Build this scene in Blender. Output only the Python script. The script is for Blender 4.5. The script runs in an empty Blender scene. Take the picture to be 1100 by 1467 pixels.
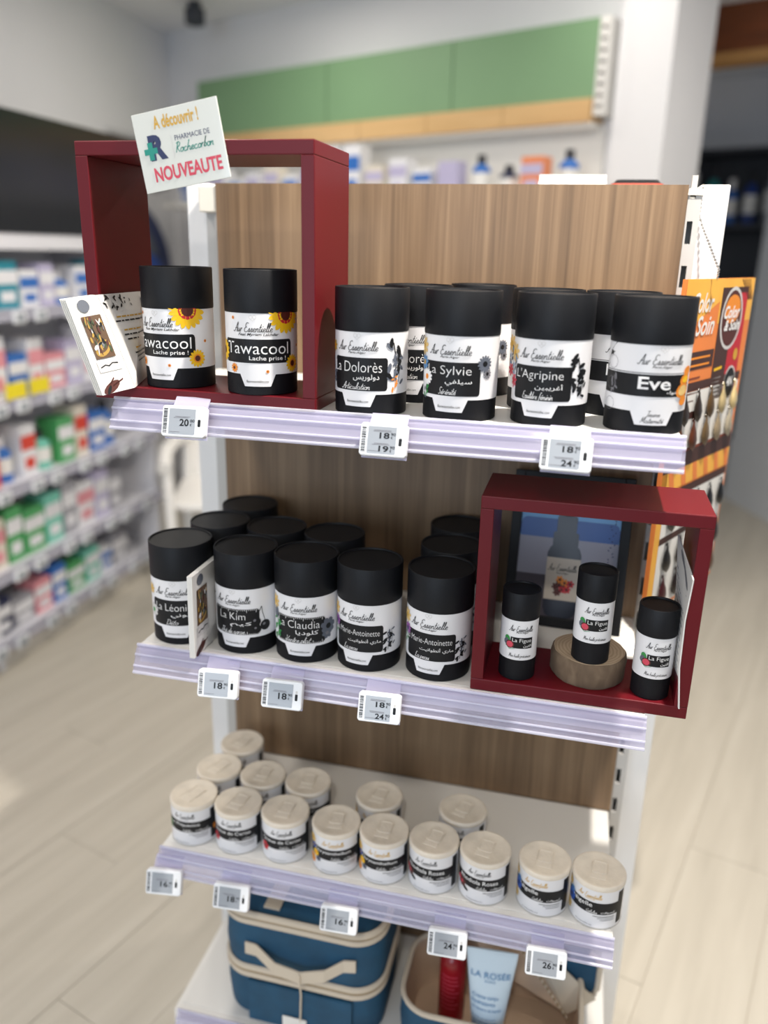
import bpy, math, random
from mathutils import Vector, Matrix
R_ = math.radians
rnd = random.Random(7)
S = bpy.context.scene
COL = S.collection

# ---------------------------------------------------------------- camera, world, light
cam = bpy.data.cameras.new('camera'); camo = bpy.data.objects.new('camera', cam); COL.objects.link(camo)
RV = (0.3064, 0.2379, 0.0593)
def rodr(r):
    v = Vector(r); return Matrix.Rotation(v.length, 3, v.normalized())
R0 = Matrix(((1, 0, 0), (0, 0, -1), (0, 1, 0)))
RW = rodr(RV) @ R0                       # world -> camera (x right, y down, z forward)
camo.matrix_world = Matrix.Translation((0.5545, -1.1752, 1.3786)) @ Matrix((RW[0], -RW[1], -RW[2])).transposed().to_4x4()
cam.sensor_fit = 'VERTICAL'; cam.sensor_height = 36; cam.sensor_width = 27
cam.lens = 1161.28 * 36 / 1467
cam.clip_start = .05
cam.dof.use_dof = True; cam.dof.focus_distance = .97; cam.dof.aperture_fstop = 1.8
S.camera = camo
S.view_settings.view_transform = 'Standard'; S.view_settings.look = 'None'
S.view_settings.gamma = 1; S.view_settings.use_curve_mapping = False
S.view_settings.exposure = -0.1
W_ = bpy.data.worlds.new('world'); S.world = W_; W_.use_nodes = True
W_.node_tree.nodes['Background'].inputs[0].default_value = (.80, .88, 1, 1)
W_.node_tree.nodes['Background'].inputs[1].default_value = .33
CEIL = 2.43
def area(name, loc, target, sx, sy, power, col, shape='RECTANGLE'):
    l = bpy.data.lights.new(name, 'AREA'); l.shape = shape; l.size = sx
    if shape in ('RECTANGLE', 'ELLIPSE'): l.size_y = sy
    l.energy = power; l.color = col
    o = bpy.data.objects.new(name, l); COL.objects.link(o); o.location = loc
    o.rotation_euler = (Vector(target) - Vector(loc)).to_track_quat('-Z', 'Y').to_euler()
    return o
# all lights are out of the picture: the shop front window behind the viewer and the ceiling spots above the frame
area('window_front_offscreen', (-.5, -4.4, 1.6), (-.5, 0, 1.6), 2.4, 2.2, 64, (.70, .84, 1))
for nm_, lx, ly, pw, sz in (('gondola', .79, -.36, 46, .055), ('left_aisle', -.55, .9, 11, .16), ('left_front', -.6, -.7, 9, .16), ('right_aisle', 1.6, 1.3, 11, .16),
                            ('pillar', .50, 1.72, 2.5, .06), ('corner', -.75, 2.0, 6, .16), ('right_front', 2.0, -.6, 9, .16), ('entrance', .5, -1.9, 16, .16)):
    area('ceiling_lamp_%s_offscreen' % nm_, (lx, ly, CEIL - .03), (lx, ly, 0), sz, sz, pw, (1, .93, .84), 'DISK')

# ---------------------------------------------------------------- materials
MATS = {}
def mat(name, col, rough=.5, metal=0, spec=.5, trans=0, alpha=1, emit=0, vary=0, vscale=8, bump=0, bscale=60, coat=0, stretch=None):
    if name in MATS: return MATS[name]
    m = bpy.data.materials.new(name); m.use_nodes = True; MATS[name] = m
    nt = m.node_tree; b = nt.nodes['Principled BSDF']
    c = (*col, 1) if len(col) == 3 else col
    b.inputs['Base Color'].default_value = c; b.inputs['Roughness'].default_value = rough
    b.inputs['Metallic'].default_value = metal; b.inputs['Specular IOR Level'].default_value = spec
    b.inputs['Transmission Weight'].default_value = trans; b.inputs['Alpha'].default_value = alpha
    b.inputs['Coat Weight'].default_value = coat
    if vary or bump:
        tc = nt.nodes.new('ShaderNodeTexCoord'); mp = nt.nodes.new('ShaderNodeMapping'); nt.links.new(tc.outputs['Object'], mp.inputs[0])
        if stretch: mp.inputs['Scale'].default_value = stretch
        nz = nt.nodes.new('ShaderNodeTexNoise'); nz.inputs['Scale'].default_value = vscale; nz.inputs['Detail'].default_value = 5
        nt.links.new(mp.outputs[0], nz.inputs['Vector'])
        if vary:
            rp = nt.nodes.new('ShaderNodeValToRGB')
            rp.color_ramp.elements[0].position = .3; rp.color_ramp.elements[1].position = .7
            rp.color_ramp.elements[0].color = (*[x * (1 - vary) for x in col[:3]], 1)
            rp.color_ramp.elements[1].color = (*[min(1, x * (1 + vary)) for x in col[:3]], 1)
            nt.links.new(nz.outputs[0], rp.inputs[0]); nt.links.new(rp.outputs[0], b.inputs['Base Color'])
        if bump:
            n2 = nt.nodes.new('ShaderNodeTexNoise'); n2.inputs['Scale'].default_value = bscale; n2.inputs['Detail'].default_value = 3
            nt.links.new(mp.outputs[0], n2.inputs['Vector'])
            bp = nt.nodes.new('ShaderNodeBump'); bp.inputs['Strength'].default_value = bump; bp.inputs['Distance'].default_value = .002
            nt.links.new(n2.outputs[0], bp.inputs['Height']); nt.links.new(bp.outputs[0], b.inputs['Normal'])
    return m
def srgb(r, g, b):
    f = lambda c: c / 12.92 if c <= .04045 else ((c + .055) / 1.055) ** 2.4
    return tuple(f(x / 255) for x in (r, g, b))
def wood_mat(name, cols, sc=(60, 60, 2.2), rough=.45):
    if name in MATS: return MATS[name]
    m = bpy.data.materials.new(name); m.use_nodes = True; MATS[name] = m
    nt = m.node_tree; b = nt.nodes['Principled BSDF']; b.inputs['Roughness'].default_value = rough
    tc = nt.nodes.new('ShaderNodeTexCoord'); mp = nt.nodes.new('ShaderNodeMapping'); mp.inputs['Scale'].default_value = sc
    nt.links.new(tc.outputs['Object'], mp.inputs[0])
    n1 = nt.nodes.new('ShaderNodeTexNoise'); n1.inputs['Scale'].default_value = 1; n1.inputs['Detail'].default_value = 6; n1.inputs['Distortion'].default_value = .6
    mp2 = nt.nodes.new('ShaderNodeMapping'); mp2.inputs['Scale'].default_value = tuple(x * .16 for x in sc)
    nt.links.new(tc.outputs['Object'], mp2.inputs[0])
    n2 = nt.nodes.new('ShaderNodeTexNoise'); n2.inputs['Scale'].default_value = 1; n2.inputs['Detail'].default_value = 3; n2.inputs['Distortion'].default_value = 1.2
    nt.links.new(mp.outputs[0], n1.inputs['Vector']); nt.links.new(mp2.outputs[0], n2.inputs['Vector'])
    mx = nt.nodes.new('ShaderNodeMath'); mx.operation = 'ADD'
    h1 = nt.nodes.new('ShaderNodeMath'); h1.operation = 'MULTIPLY'; h1.inputs[1].default_value = .36
    h2 = nt.nodes.new('ShaderNodeMath'); h2.operation = 'MULTIPLY'; h2.inputs[1].default_value = .64
    nt.links.new(n1.outputs[0], h1.inputs[0]); nt.links.new(n2.outputs[0], h2.inputs[0])
    nt.links.new(h1.outputs[0], mx.inputs[0]); nt.links.new(h2.outputs[0], mx.inputs[1])
    rp = nt.nodes.new('ShaderNodeValToRGB'); e = rp.color_ramp.elements
    e[0].position = .31; e[0].color = (*cols[0], 1); e[1].position = .69; e[1].color = (*cols[2], 1)
    k = e.new(.5); k.color = (*cols[1], 1)
    nt.links.new(mx.outputs[0], rp.inputs[0]); nt.links.new(rp.outputs[0], b.inputs['Base Color'])
    return m
def clear_mat(name, col, opaque=.4, rough=.12):
    if name in MATS: return MATS[name]
    m = bpy.data.materials.new(name); m.use_nodes = True; MATS[name] = m
    nt = m.node_tree; b = nt.nodes['Principled BSDF']; out = nt.nodes['Material Output']
    b.inputs['Base Color'].default_value = (*col, 1); b.inputs['Roughness'].default_value = rough
    t = nt.nodes.new('ShaderNodeBsdfTransparent'); t.inputs[0].default_value = (.93, .92, .99, 1)
    mx = nt.nodes.new('ShaderNodeMixShader'); mx.inputs[0].default_value = opaque
    nt.links.new(t.outputs[0], mx.inputs[1]); nt.links.new(b.outputs[0], mx.inputs[2]); nt.links.new(mx.outputs[0], out.inputs[0])
    return m
WOOD = wood_mat('oak_laminate', (srgb(99, 78, 56), srgb(126, 101, 75), srgb(150, 124, 95)), (210, 210, 5))
mat('black_card', (.006, .0065, .0085), .55, 0, .22, bump=.15, bscale=900)
mat('lid_black', (.006, .0068, .009), .5, 0, .25, bump=.12, bscale=900)
mat('label_white', (.80, .80, .82), .4)
mat('ink_black', (.007, .0075, .009), .5, 0, .3)
mat('ink_grey', (.18, .18, .20), .5)
mat('ink_white', (.85, .85, .85), .45)
mat('ink_pale', (.62, .61, .60), .5)
mat('ink_yellow', srgb(240, 190, 20), .5); mat('ink_orange', srgb(232, 140, 40), .5); mat('ink_brown', srgb(80, 30, 22), .5)
mat('ink_red', srgb(190, 30, 45), .5); mat('ink_green', srgb(50, 140, 70), .5); mat('ink_blue', srgb(45, 85, 170), .5)
mat('ink_teal', srgb(30, 140, 125), .5); mat('ink_navy', srgb(40, 50, 90), .5); mat('ink_slate', srgb(92, 98, 110), .5)
mat('ink_gold', srgb(205, 160, 50), .5); mat('ink_rose', srgb(205, 70, 90), .5); mat('ink_violet', srgb(140, 80, 150), .5)
mat('ink_sky', srgb(90, 140, 190), .5); mat('ink_cream', srgb(225, 190, 120), .5)
mat('red_paint', srgb(96, 13, 24), .42, 0, .3, vary=.06, vscale=5)
mat('white_metal', (.78, .77, .74), .35)
mat('post_white', (.77, .77, .77), .4)
mat('strip_grey', (.50, .49, .47), .45)
mat('cream_plastic', (.75, .72, .64), .4)
clear_mat('rail_clear', (.60, .58, .72), .32, .08)
clear_mat('rail_ridge', (.74, .74, .84), .5, .06)
clear_mat('clip_clear', (.74, .72, .88), .38, .1)
mat('tag_white', (.80, .82, .85), .35); mat('tag_screen', srgb(158, 164, 172), .22); mat('tag_side', (.66, .64, .62), .4)
mat('lid_beige', srgb(228, 218, 202), .75, vary=.07, vscale=60, bump=.3, bscale=300)
mat('can_label', (.78, .78, .80), .4)
mat('paper', (.78, .77, .74), .55); mat('paper_grey', (.60, .59, .58), .6)
mat('wall_paint', srgb(232, 232, 234), .8, vary=.02, vscale=2); mat('ceiling_paint', srgb(240, 240, 242), .85)
mat('chrome', (.75, .75, .75), .15, 1)

# ---------------------------------------------------------------- mesh builder
class MB:
    def __init__(s): s.v = []; s.f = []; s.m = []; s.sm = []
    def add(s, vs, fs, m, smooth=False):
        o = len(s.v); s.v += [tuple(x) for x in vs]
        for f in fs: s.f.append(tuple(i + o for i in f)); s.m.append(m); s.sm.append(smooth)
        return s
    def box(s, x0, x1, y0, y1, z0, z1, m):
        vs = [(x, y, z) for z in (z0, z1) for y in (y0, y1) for x in (x0, x1)]
        return s.add(vs, [(0, 2, 3, 1), (4, 5, 7, 6), (0, 1, 5, 4), (2, 6, 7, 3), (0, 4, 6, 2), (1, 3, 7, 5)], m)
    def lathe(s, prof, m, n=48, cx=0, cy=0, smooth=True, wob=None):
        vs = []
        for r, z in prof:
            for i in range(n):
                a = 2 * math.pi * i / n; k = r * (wob(a, z) if wob else 1)
                vs.append((cx + k * math.sin(a), cy - k * math.cos(a), z))
        fs = []
        for j in range(len(prof) - 1):
            for i in range(n):
                a, b = j * n + i, j * n + (i + 1) % n
                fs.append((a, b, b + n, a + n))
        s.add(vs, fs, m, smooth)
        if prof[0][0] > 1e-6: s.add(vs[:n], [tuple(range(n))[::-1]], m)
        if prof[-1][0] > 1e-6: s.add(vs[-n:], [tuple(range(n))], m)
        return s
    def prism(s, pts, y0, y1, m):          # outline in x,z extruded along y
        n = len(pts); vs = [(x, y0, z) for x, z in pts] + [(x, y1, z) for x, z in pts]
        return s.add(vs, [tuple(range(n)), tuple(range(n, 2 * n))[::-1]] + [(i, i + n, (i + 1) % n + n, (i + 1) % n) for i in range(n)], m)
    def extrude_x(s, prof, x0, x1, m, smooth=False):   # closed outline in y,z extruded along x
        n = len(prof); vs = [(x0, y, z) for y, z in prof] + [(x1, y, z) for y, z in prof]
        return s.add(vs, [tuple(range(n))[::-1], tuple(range(n, 2 * n))] + [(i, (i + 1) % n, (i + 1) % n + n, i + n) for i in range(n)], m, smooth)
    def tube(s, pts, r, m, n=8, closed=False, flat=1.0):
        P = [Vector(p) for p in pts]; N = len(P); vs = []
        for i, p in enumerate(P):
            a = P[(i - 1) % N] if closed or i > 0 else p; b = P[(i + 1) % N] if closed or i < N - 1 else p
            t = (b - a).normalized(); up = Vector((0, 0, 1)) if abs(t.z) < .95 else Vector((0, 1, 0))
            sx = t.cross(up).normalized(); sy = sx.cross(t)
            for k in range(n):
                q = 2 * math.pi * k / n; vs.append(p + sx * r * flat * math.cos(q) + sy * r * math.sin(q))
        fs = [(i * n + k, i * n + (k + 1) % n, ((i + 1) % N) * n + (k + 1) % n, ((i + 1) % N) * n + k) for i in range(N if closed else N - 1) for k in range(n)]
        s.add(vs, fs, m, True)
        if not closed: s.add(vs[:n], [tuple(range(n))], m); s.add(vs[-n:], [tuple(range(n))[::-1]], m)
        return s
    def loops(s, rings, m, cap0=True, cap1=True, smooth=True):
        n = len(rings[0]); vs = [p for r in rings for p in r]
        fs = [(j * n + i, j * n + (i + 1) % n, (j + 1) * n + (i + 1) % n, (j + 1) * n + i) for j in range(len(rings) - 1) for i in range(n)]
        s.add(vs, fs, m, smooth)
        if cap0: s.add(rings[0], [tuple(range(n))[::-1]], m)
        if cap1: s.add(rings[-1], [tuple(range(n))], m)
        return s
    def build(s, name, parent=None, bevel=0, loc=None):
        me = bpy.data.meshes.new(name); me.from_pydata(s.v, [], s.f)
        names = []
        for m in s.m:
            if m not in names: names.append(m)
        for m in names: me.materials.append(MATS[m] if isinstance(m, str) else m)
        me.polygons.foreach_set('material_index', [names.index(m) for m in s.m])
        me.polygons.foreach_set('use_smooth', s.sm); me.update()
        if any(s.sm): me.set_sharp_from_angle(angle=R_(38))
        o = bpy.data.objects.new(name, me); COL.objects.link(o)
        if parent: o.parent = parent
        if loc: o.location = loc
        if bevel:
            b = o.modifiers.new('bevel', 'BEVEL'); b.width = bevel; b.segments = 2; b.limit_method = 'ANGLE'
        return o
def tag(o, label, cat, group=None):
    o['label'] = label; o['category'] = cat
    if group: o['group'] = group
    return o
def thing(name, label, cat, loc=(0, 0, 0), rz=0, group=None):
    o = bpy.data.objects.new(name, None); COL.objects.link(o); o.empty_display_size = .02
    o.location = loc; o.rotation_euler = (0, 0, rz); return tag(o, label, cat, group)
def struct(o): o['kind'] = 'structure'; return o
def copy_tree(o, parent=None):
    c = o.copy(); COL.objects.link(c); c.parent = parent
    for ch in list(o.children): copy_tree(ch, c)
    return c
def dup(o, loc, rz, label, group=None):
    c = copy_tree(o); c.location = loc; c.rotation_euler = (0, 0, rz); c['label'] = label
    if group: c['group'] = group
    return c

# ---------------------------------------------------------------- printing on surfaces
TXT = {}
AR = {'د': 'ﺩﺪﺩﺪ', 'و': 'ﻭﻮﻭﻮ', 'ل': 'ﻝﻞﻟﻠ', 'ر': 'ﺭﺮﺭﺮ', 'ي': 'ﻱﻲﻳﻴ', 'س': 'ﺱﺲﺳﺴ', 'ف': 'ﻑﻒﻓﻔ', 'أ': 'ﺃﺄﺃﺄ', 'غ': 'ﻍﻎﻏﻐ', 'ب': 'ﺏﺐﺑﺒ', 'ن': 'ﻥﻦﻧﻨ',
      'ك': 'ﻙﻚﻛﻜ', 'م': 'ﻡﻢﻣﻤ', 'ا': 'ﺍﺎﺍﺎ', 'ط': 'ﻁﻂﻃﻄ', 'ت': 'ﺕﺖﺗﺘ', 'ح': 'ﺡﺢﺣﺤ', 'ء': 'ﺀﺀﺀﺀ', 'ة': 'ﺓﺔﺓﺔ'}
def arabic(s):
    out = []
    for i, c in enumerate(s):
        if c not in AR: out.append(c); continue
        prev = i > 0 and s[i - 1] in AR and s[i - 1] not in 'دورأاءة'
        nxt = i < len(s) - 1 and s[i + 1] in AR and c not in 'دورأاءة'
        out.append(AR[c][3 if prev and nxt else 2 if nxt else 1 if prev else 0])
    return ''.join(reversed(out))
def text_geo(s, shear=0, bold=0):
    k = (s, shear, bold)
    if k not in TXT:
        cu = bpy.data.curves.new('t', 'FONT'); cu.body = s; cu.resolution_u = 3; cu.shear = shear; cu.offset = bold
        ob = bpy.data.objects.new('t', cu); me = bpy.data.meshes.new_from_object(ob)
        vs = [(v.co.x, v.co.y) for v in me.vertices]; fs = [tuple(p.vertices) for p in me.polygons]
        x0 = min(v[0] for v in vs); x1 = max(v[0] for v in vs); y0 = min(v[1] for v in vs); y1 = max(v[1] for v in vs)
        vs = [((x - x0) / (x1 - x0) - .5, (y - y0) / (y1 - y0) - .5) for x, y in vs]
        TXT[k] = (vs, fs); bpy.data.objects.remove(ob); bpy.data.curves.remove(cu); bpy.data.meshes.remove(me)
    return TXT[k]
def cyl(r): return lambda u, v, o: ((r + o) * math.sin(u / r), -(r + o) * math.cos(u / r), v)
def flat(y=0): return lambda u, v, o: (u, y - o, v)
def arc(cx, cy, rx, ry, a0, a1, n=9): return [(cx + rx * math.cos(R_(a0 + (a1 - a0) * i / n)), cy + ry * math.sin(R_(a0 + (a1 - a0) * i / n))) for i in range(n + 1)]
OV = arc(.2, .2, .18, .2, 50, 380)
SCR = {  # handwritten letters: strokes on a unit cap height, advance
 'a': ([OV + [(.38, .38), (.37, .08), (.42, 0), (.5, .05)]], .5), 'b': ([[(.02, .05), (.16, 1), (.06, .1), (.14, 0), (.28, .1), (.26, .35), (.14, .36)]], .36), 'c': ([arc(.2, .2, .18, .2, 50, 320) + [(.42, .05)]], .42),
 'd': ([OV + [(.46, 1.0)], [(.46, 1), (.37, .08), (.42, 0), (.5, .05)]], .5), 'e': ([[(0, .05), (.1, .18), (.3, .24)] + arc(.2, .2, .14, .2, 20, 320) + [(.4, .05)]], .4), 'f': ([[(.4, .9), (.32, 1), (.24, .9), (.16, .2), (.1, -.3), (.02, -.35)], [(.05, .4), (.35, .4)]], .36),
 'g': ([OV + [(.38, .38), (.34, -.25), (.2, -.4), (.05, -.3)]], .5), 'h': ([[(0, 0), (.14, 1)], [(.02, .12), (.14, .36), (.26, .4), (.32, .32), (.3, .06), (.36, 0), (.44, .05)]], .44), 'i': ([[(0, .05), (.12, .4), (.1, .06), (.16, 0), (.24, .06)], [(.16, .56), (.19, .64)]], .24),
 'l': ([[(0, .05), (.2, .6), (.22, .95), (.15, 1), (.1, .8), (.08, .1), (.14, 0), (.24, .06)]], .24), 'n': ([[(0, 0), (.06, .4)], [(.04, .2), (.16, .38), (.26, .38), (.28, .3), (.26, .06), (.32, 0), (.4, .05)]], .4), 'm': ([[(0, 0), (.06, .4)], [(.04, .2), (.16, .38), (.24, .36), (.24, 0)], [(.24, .2), (.36, .38), (.46, .36), (.46, .06), (.52, 0), (.6, .05)]], .6),
 'o': ([arc(.18, .2, .16, .2, 90, 450) + [(.3, .36), (.4, .34)]], .4), 'p': ([[(.02, .4), (-.06, -.4)], arc(.16, .2, .15, .2, 160, -160)], .38), 'q': ([OV + [(.38, .38), (.34, -.4)]], .46), 'r': ([[(0, 0), (.07, .42), (.05, .26), (.15, .42), (.25, .38)]], .30), 's': ([[(0, .05), (.2, .42), (.26, .2), (.2, .02), (.06, .04)], [(.2, .02), (.34, .05)]], .34),
 't': ([[(.16, .85), (.06, .1), (.12, 0), (.24, .06)], [(0, .5), (.28, .52)]], .26), 'u': ([[(.04, .4), (.02, .1), (.1, 0), (.22, .1), (.3, .4), (.28, .06), (.34, 0), (.42, .05)]], .42), 'v': ([[(0, .4), (.08, .02), (.14, 0), (.28, .4), (.34, .38)]], .36),
 'A': ([[(-.15, .12), (0, 0), (.12, .1), (.4, 1), (.46, 1), (.44, 0), (.54, .04)], [(.1, .36), (.5, .42)]], .56), 'D': ([[(.16, .95), (.1, .02), (.3, .02), (.5, .3), (.48, .75), (.25, 1), (0, .92)]], .55), 'E': ([arc(.3, .74, .2, .25, 40, 280) + arc(.26, .26, .24, .27, 100, 320)], .5), 'G': ([[(.5, .85), (.35, 1), (.1, .75), (.05, .3), (.25, 0), (.45, .15), (.45, .4), (.3, .4)]], .56),
 'J': ([[(.4, 1), (.34, .1), (.2, -.2), (.02, -.1)], [(.15, .95), (.5, 1)]], .46), 'L': ([[(.35, .9), (.25, 1), (.15, .8), (.12, .2), (.02, .02), (.15, .06), (.35, 0), (.48, .08)]], .5), 'M': ([[(0, 0), (.14, 1), (.26, .2), (.48, 1), (.5, .04), (.58, 0)]], .62), 'R': ([[(.08, 0), (.18, .95)], [(0, .85), (.25, 1), (.45, .85), (.4, .6), (.16, .5), (.3, .25), (.5, 0)]], .55),
 'S': ([[(0, .1), (.15, 0), (.32, .15), (.3, .4), (.12, .65), (.15, .92), (.32, 1), (.42, .88)]], .46), 'T': ([[(.28, .95), (.2, .05), (.1, 0)], [(0, .92), (.3, 1), (.55, .95)]], .45), 'V': ([[(0, .95), (.1, 1), (.18, .1), (.22, 0), (.5, 1)]], .45), ' ': ([], .25)}
class Print:                                # draws flat ink shapes through a surface map
    def __init__(s, mp, rot=0, cu=0, cv=0): s.mp = mp; s.mb = MB(); s.L = .00025; s.rot = rot; s.cu = cu; s.cv = cv; s.vmax = 9
    def P(s, u, v, o):
        if s.rot:
            c, n = math.cos(s.rot), math.sin(s.rot); u, v = s.cu + (u - s.cu) * c - (v - s.cv) * n, s.cv + (u - s.cu) * n + (v - s.cv) * c
        return s.mp(u, v, o)
    def text(s, t, u, v, w, h, m, shear=0, bold=0, o=2.4, rot=0):
        vs, fs = text_geo(t, shear, bold); c, n = math.cos(rot), math.sin(rot)
        s.mb.add([s.P(u + a * w * c - b * h * n, v + a * w * n + b * h * c, s.L * o) for a, b in vs], fs, m); return s
    def script(s, t, u, v, w, h, m, lw=.00055, o=2.4):
        t2 = [(c if c in SCR else {'é': 'e', 'è': 'e'}.get(c, ' '), c in 'éè') for c in t]; tot = sum(SCR[c][1] for c, _ in t2); x = 0
        for c, acc in t2:
            for st in SCR[c][0] + ([[(.2, .52), (.32, .66)]] if acc else []):
                s.line([(u + ((x + a + .28 * b) / (tot + .2) - .5) * w, v + (b - .5) * h) for a, b in st], lw, m, o)
            x += SCR[c][1]
        return s
    def rect(s, u0, u1, v0, v1, m, o=1, r=0, n=14):
        cols = []; us = sorted(set([u0 + (u1 - u0) * i / n for i in range(n + 1)] + ([u0 + r * k / 4 for k in range(5)] + [u1 - r * k / 4 for k in range(5)] if r else [])))
        for u in us:
            d = 0
            if r:
                e = max(0, r - (u - u0), r - (u1 - u)); d = r - math.sqrt(max(0, r * r - e * e))
            cols.append((u, v0 + d, v1 - d))
        vs = [s.P(u, a, s.L * o) for u, a, b in cols] + [s.P(u, b, s.L * o) for u, a, b in cols]; k = len(cols)
        s.mb.add(vs, [(i, i + 1, i + 1 + k, i + k) for i in range(k - 1)], m); return s
    def ell(s, u, v, a, b, m, rot=0, o=2, n=12):
        c, d = math.cos(rot), math.sin(rot); vs = [s.P(u, v, s.L * o)]
        for i in range(n):
            q = 2 * math.pi * i / n; x, y = a * math.cos(q), b * math.sin(q)
            vs.append(s.P(u + x * c - y * d, min(s.vmax, v + x * d + y * c), s.L * o))
        s.mb.add(vs, [(0, i + 1, (i + 1) % n + 1) for i in range(n)], m); return s
    def poly(s, pts, m, o=2):
        s.mb.add([s.P(u, v, s.L * o) for u, v in pts], [tuple(range(len(pts)))], m); return s
    def line(s, pts, w, m, o=2):
        for (a, b), (c, d) in zip(pts, pts[1:]):
            L = math.hypot(c - a, d - b) or 1; nx, ny = -(d - b) / L * w / 2, (c - a) / L * w / 2
            s.poly([(a + nx, b + ny), (a - nx, b - ny), (c - nx, d - ny), (c + nx, d + ny)], m, o)
        return s
    def flower(s, u, v, r, mp, mc, n=12, wid=.22, o=2.2, inner=None, vmax=9):
        for i in range(n):
            q = 2 * math.pi * i / n + .2
            if v + .62 * r * math.sin(q) > s.vmax: continue
            cu, cv = u + .62 * r * math.cos(q), v + .62 * r * math.sin(q)
            s.ell(cu, cv, r * .4, r * wid, mp, q, o + .1 * (i % 2), 8)
        if inner: s.ell(u, v, r * .5, r * .5, inner, 0, o + .4)
        s.ell(u, v, r * .33, r * .33, mc, 0, o + .7); return s
    def sprig(s, u, v, r, m, n=9, seed=1, m2=None):
        g = random.Random(seed)
        s.line([(u, v - r), (u + r * .15, v), (u - r * .1, v + r)], r * .07, m, 2)
        for i in range(n):
            a = g.uniform(0, 6.28); t = -1 + 2 * i / (n - 1)
            s.ell(u + g.choice((-1, 1)) * r * g.uniform(.2, .45), v + t * r, r * .30, r * .13, m2 if m2 and i % 3 == 0 else m, a, 2 + .1 * i, 8)
        return s
    def build(s, name, parent, tol=0):
        if not tol: return s.mb.build(name, parent)
        mb = s.mb; cl = []                       # motifs that stand apart become parts of their own
        for f, m in zip(mb.f, mb.m):
            P = [mb.v[i] for i in f]; lo = [min(p[k] for p in P) - tol for k in range(3)]; hi = [max(p[k] for p in P) + tol for k in range(3)]
            hit = [c for c in cl if all(c[0][k] <= hi[k] and c[1][k] >= lo[k] for k in range(3))]
            new = [[x + tol for x in lo], [x - tol for x in hi], [(f, m)]]
            for c in hit:
                new[0] = [min(a, b) for a, b in zip(new[0], c[0])]; new[1] = [max(a, b) for a, b in zip(new[1], c[1])]; new[2] += c[2]; cl.remove(c)
            cl.append(new)
        for c in cl:
            b = MB()
            for f, m in c[2]: b.add([mb.v[i] for i in f], [tuple(range(len(f)))], m)
            b.build(name, parent)

# ================================================================ room
g = MB().box(-1.9, 4.2, -4.5, 6.2, -.06, -.004, 'wall_paint')
mat('joint', srgb(178, 167, 150), .9); g.m = ['joint'] * len(g.m)
floor = struct(g.build('floor'))
PL = wood_mat('whitewashed_plank', (srgb(182, 175, 161), srgb(200, 193, 179), srgb(212, 206, 193)), (22, 2.0, 5), .5)
pm = []
for k in range(6):
    b = MB(); b.box(-.0944, .0944, -.6244, .6244, -.010, 0, PL); o = b.build('plank'); pm.append(o.data); bpy.data.objects.remove(o)
    for v in pm[-1].vertices: pass
ang = R_(-17); ca, sa = math.cos(ang), math.sin(ang); cnt = 0
for i in range(-30, 34):
    for j in range(-7, 8):
        u = i * .19; w = j * 1.25 + (i * .47) % 1.25
        x, y = .6 + u * ca - w * sa, 1.2 + u * sa + w * ca
        if not (-1.75 < x < 2.6 and -1.3 < y < 4.7): continue
        o = bpy.data.objects.new('plank', pm[(i * 5 + j * 3) % 6]); COL.objects.link(o); o.parent = floor
        o.location = (x, y, rnd.uniform(-.0008, 0)); o.rotation_euler = (0, 0, ang + (math.pi if rnd.random() < .5 else 0)); cnt += 1
struct(MB().box(-1.9, 4.2, -2.6, 6.2, CEIL, CEIL + .05, 'ceiling_paint').build('ceiling'))
struct(MB().box(-1.80, -1.70, -3.0, 3.35, 0, CEIL, 'wall_paint').build('wall_left'))
BD = Vector((.909, -.417, 0)); BN = Vector((.417, .909, 0)); BC = Vector((-1.697, 3.157, 0))   # back wall direction, outward normal, corner
brz = math.atan2(BD.y, BD.x)
def onback(t, d=0): q = BC + BD * t - BN * d; return (q.x, q.y, 0)
w = struct(MB().box(-.1, 2.52, 0, .1, 0, CEIL, 'wall_paint').build('wall_back')); w.location = BC; w.rotation_euler = (0, 0, brz)
w = struct(MB().box(2.52, 2.71, -.06, .32, 0, CEIL, 'wall_paint').build('pillar')); w.location = BC; w.rotation_euler = (0, 0, brz); w['kind'] = 'structure'
w.name = 'wall_pillar'
w = struct(MB().box(.2, 4.6, 0, .1, 0, CEIL + .6, 'wall_paint').build('wall_far')); w.location = (-.35, 5.43, 0); w.rotation_euler = (0, 0, brz)
mat('partition_grey', srgb(214, 216, 218), .6, vary=.03, vscale=3)
gw = MB(); gw.box(0, 2.2, 0, .08, 0, CEIL, 'partition_grey'); gw = struct(gw.build('wall_right')); gw.location = (1.448, 3.925, 0); gw.rotation_euler = (0, 0, math.atan2(-.449, .174))
mat('beam_wood', srgb(120, 62, 24), .5, vary=.25, vscale=3, stretch=(1, 8, 8)); mat('beam_edge', srgb(190, 140, 80), .5)
bm_ = thing('wooden_beam', 'dark brown timber header with pale lower edge under the ceiling beyond the pillar', 'beam', (.76, 3.172, 0), brz)
MB().box(.03, 1.6, 0, .12, 2.24, CEIL - .001, 'beam_wood').build('beam_face', bm_)
MB().box(.03, 1.6, -.01, .12, 2.20, 2.24, 'beam_edge').build('lower_edge', bm_)
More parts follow.
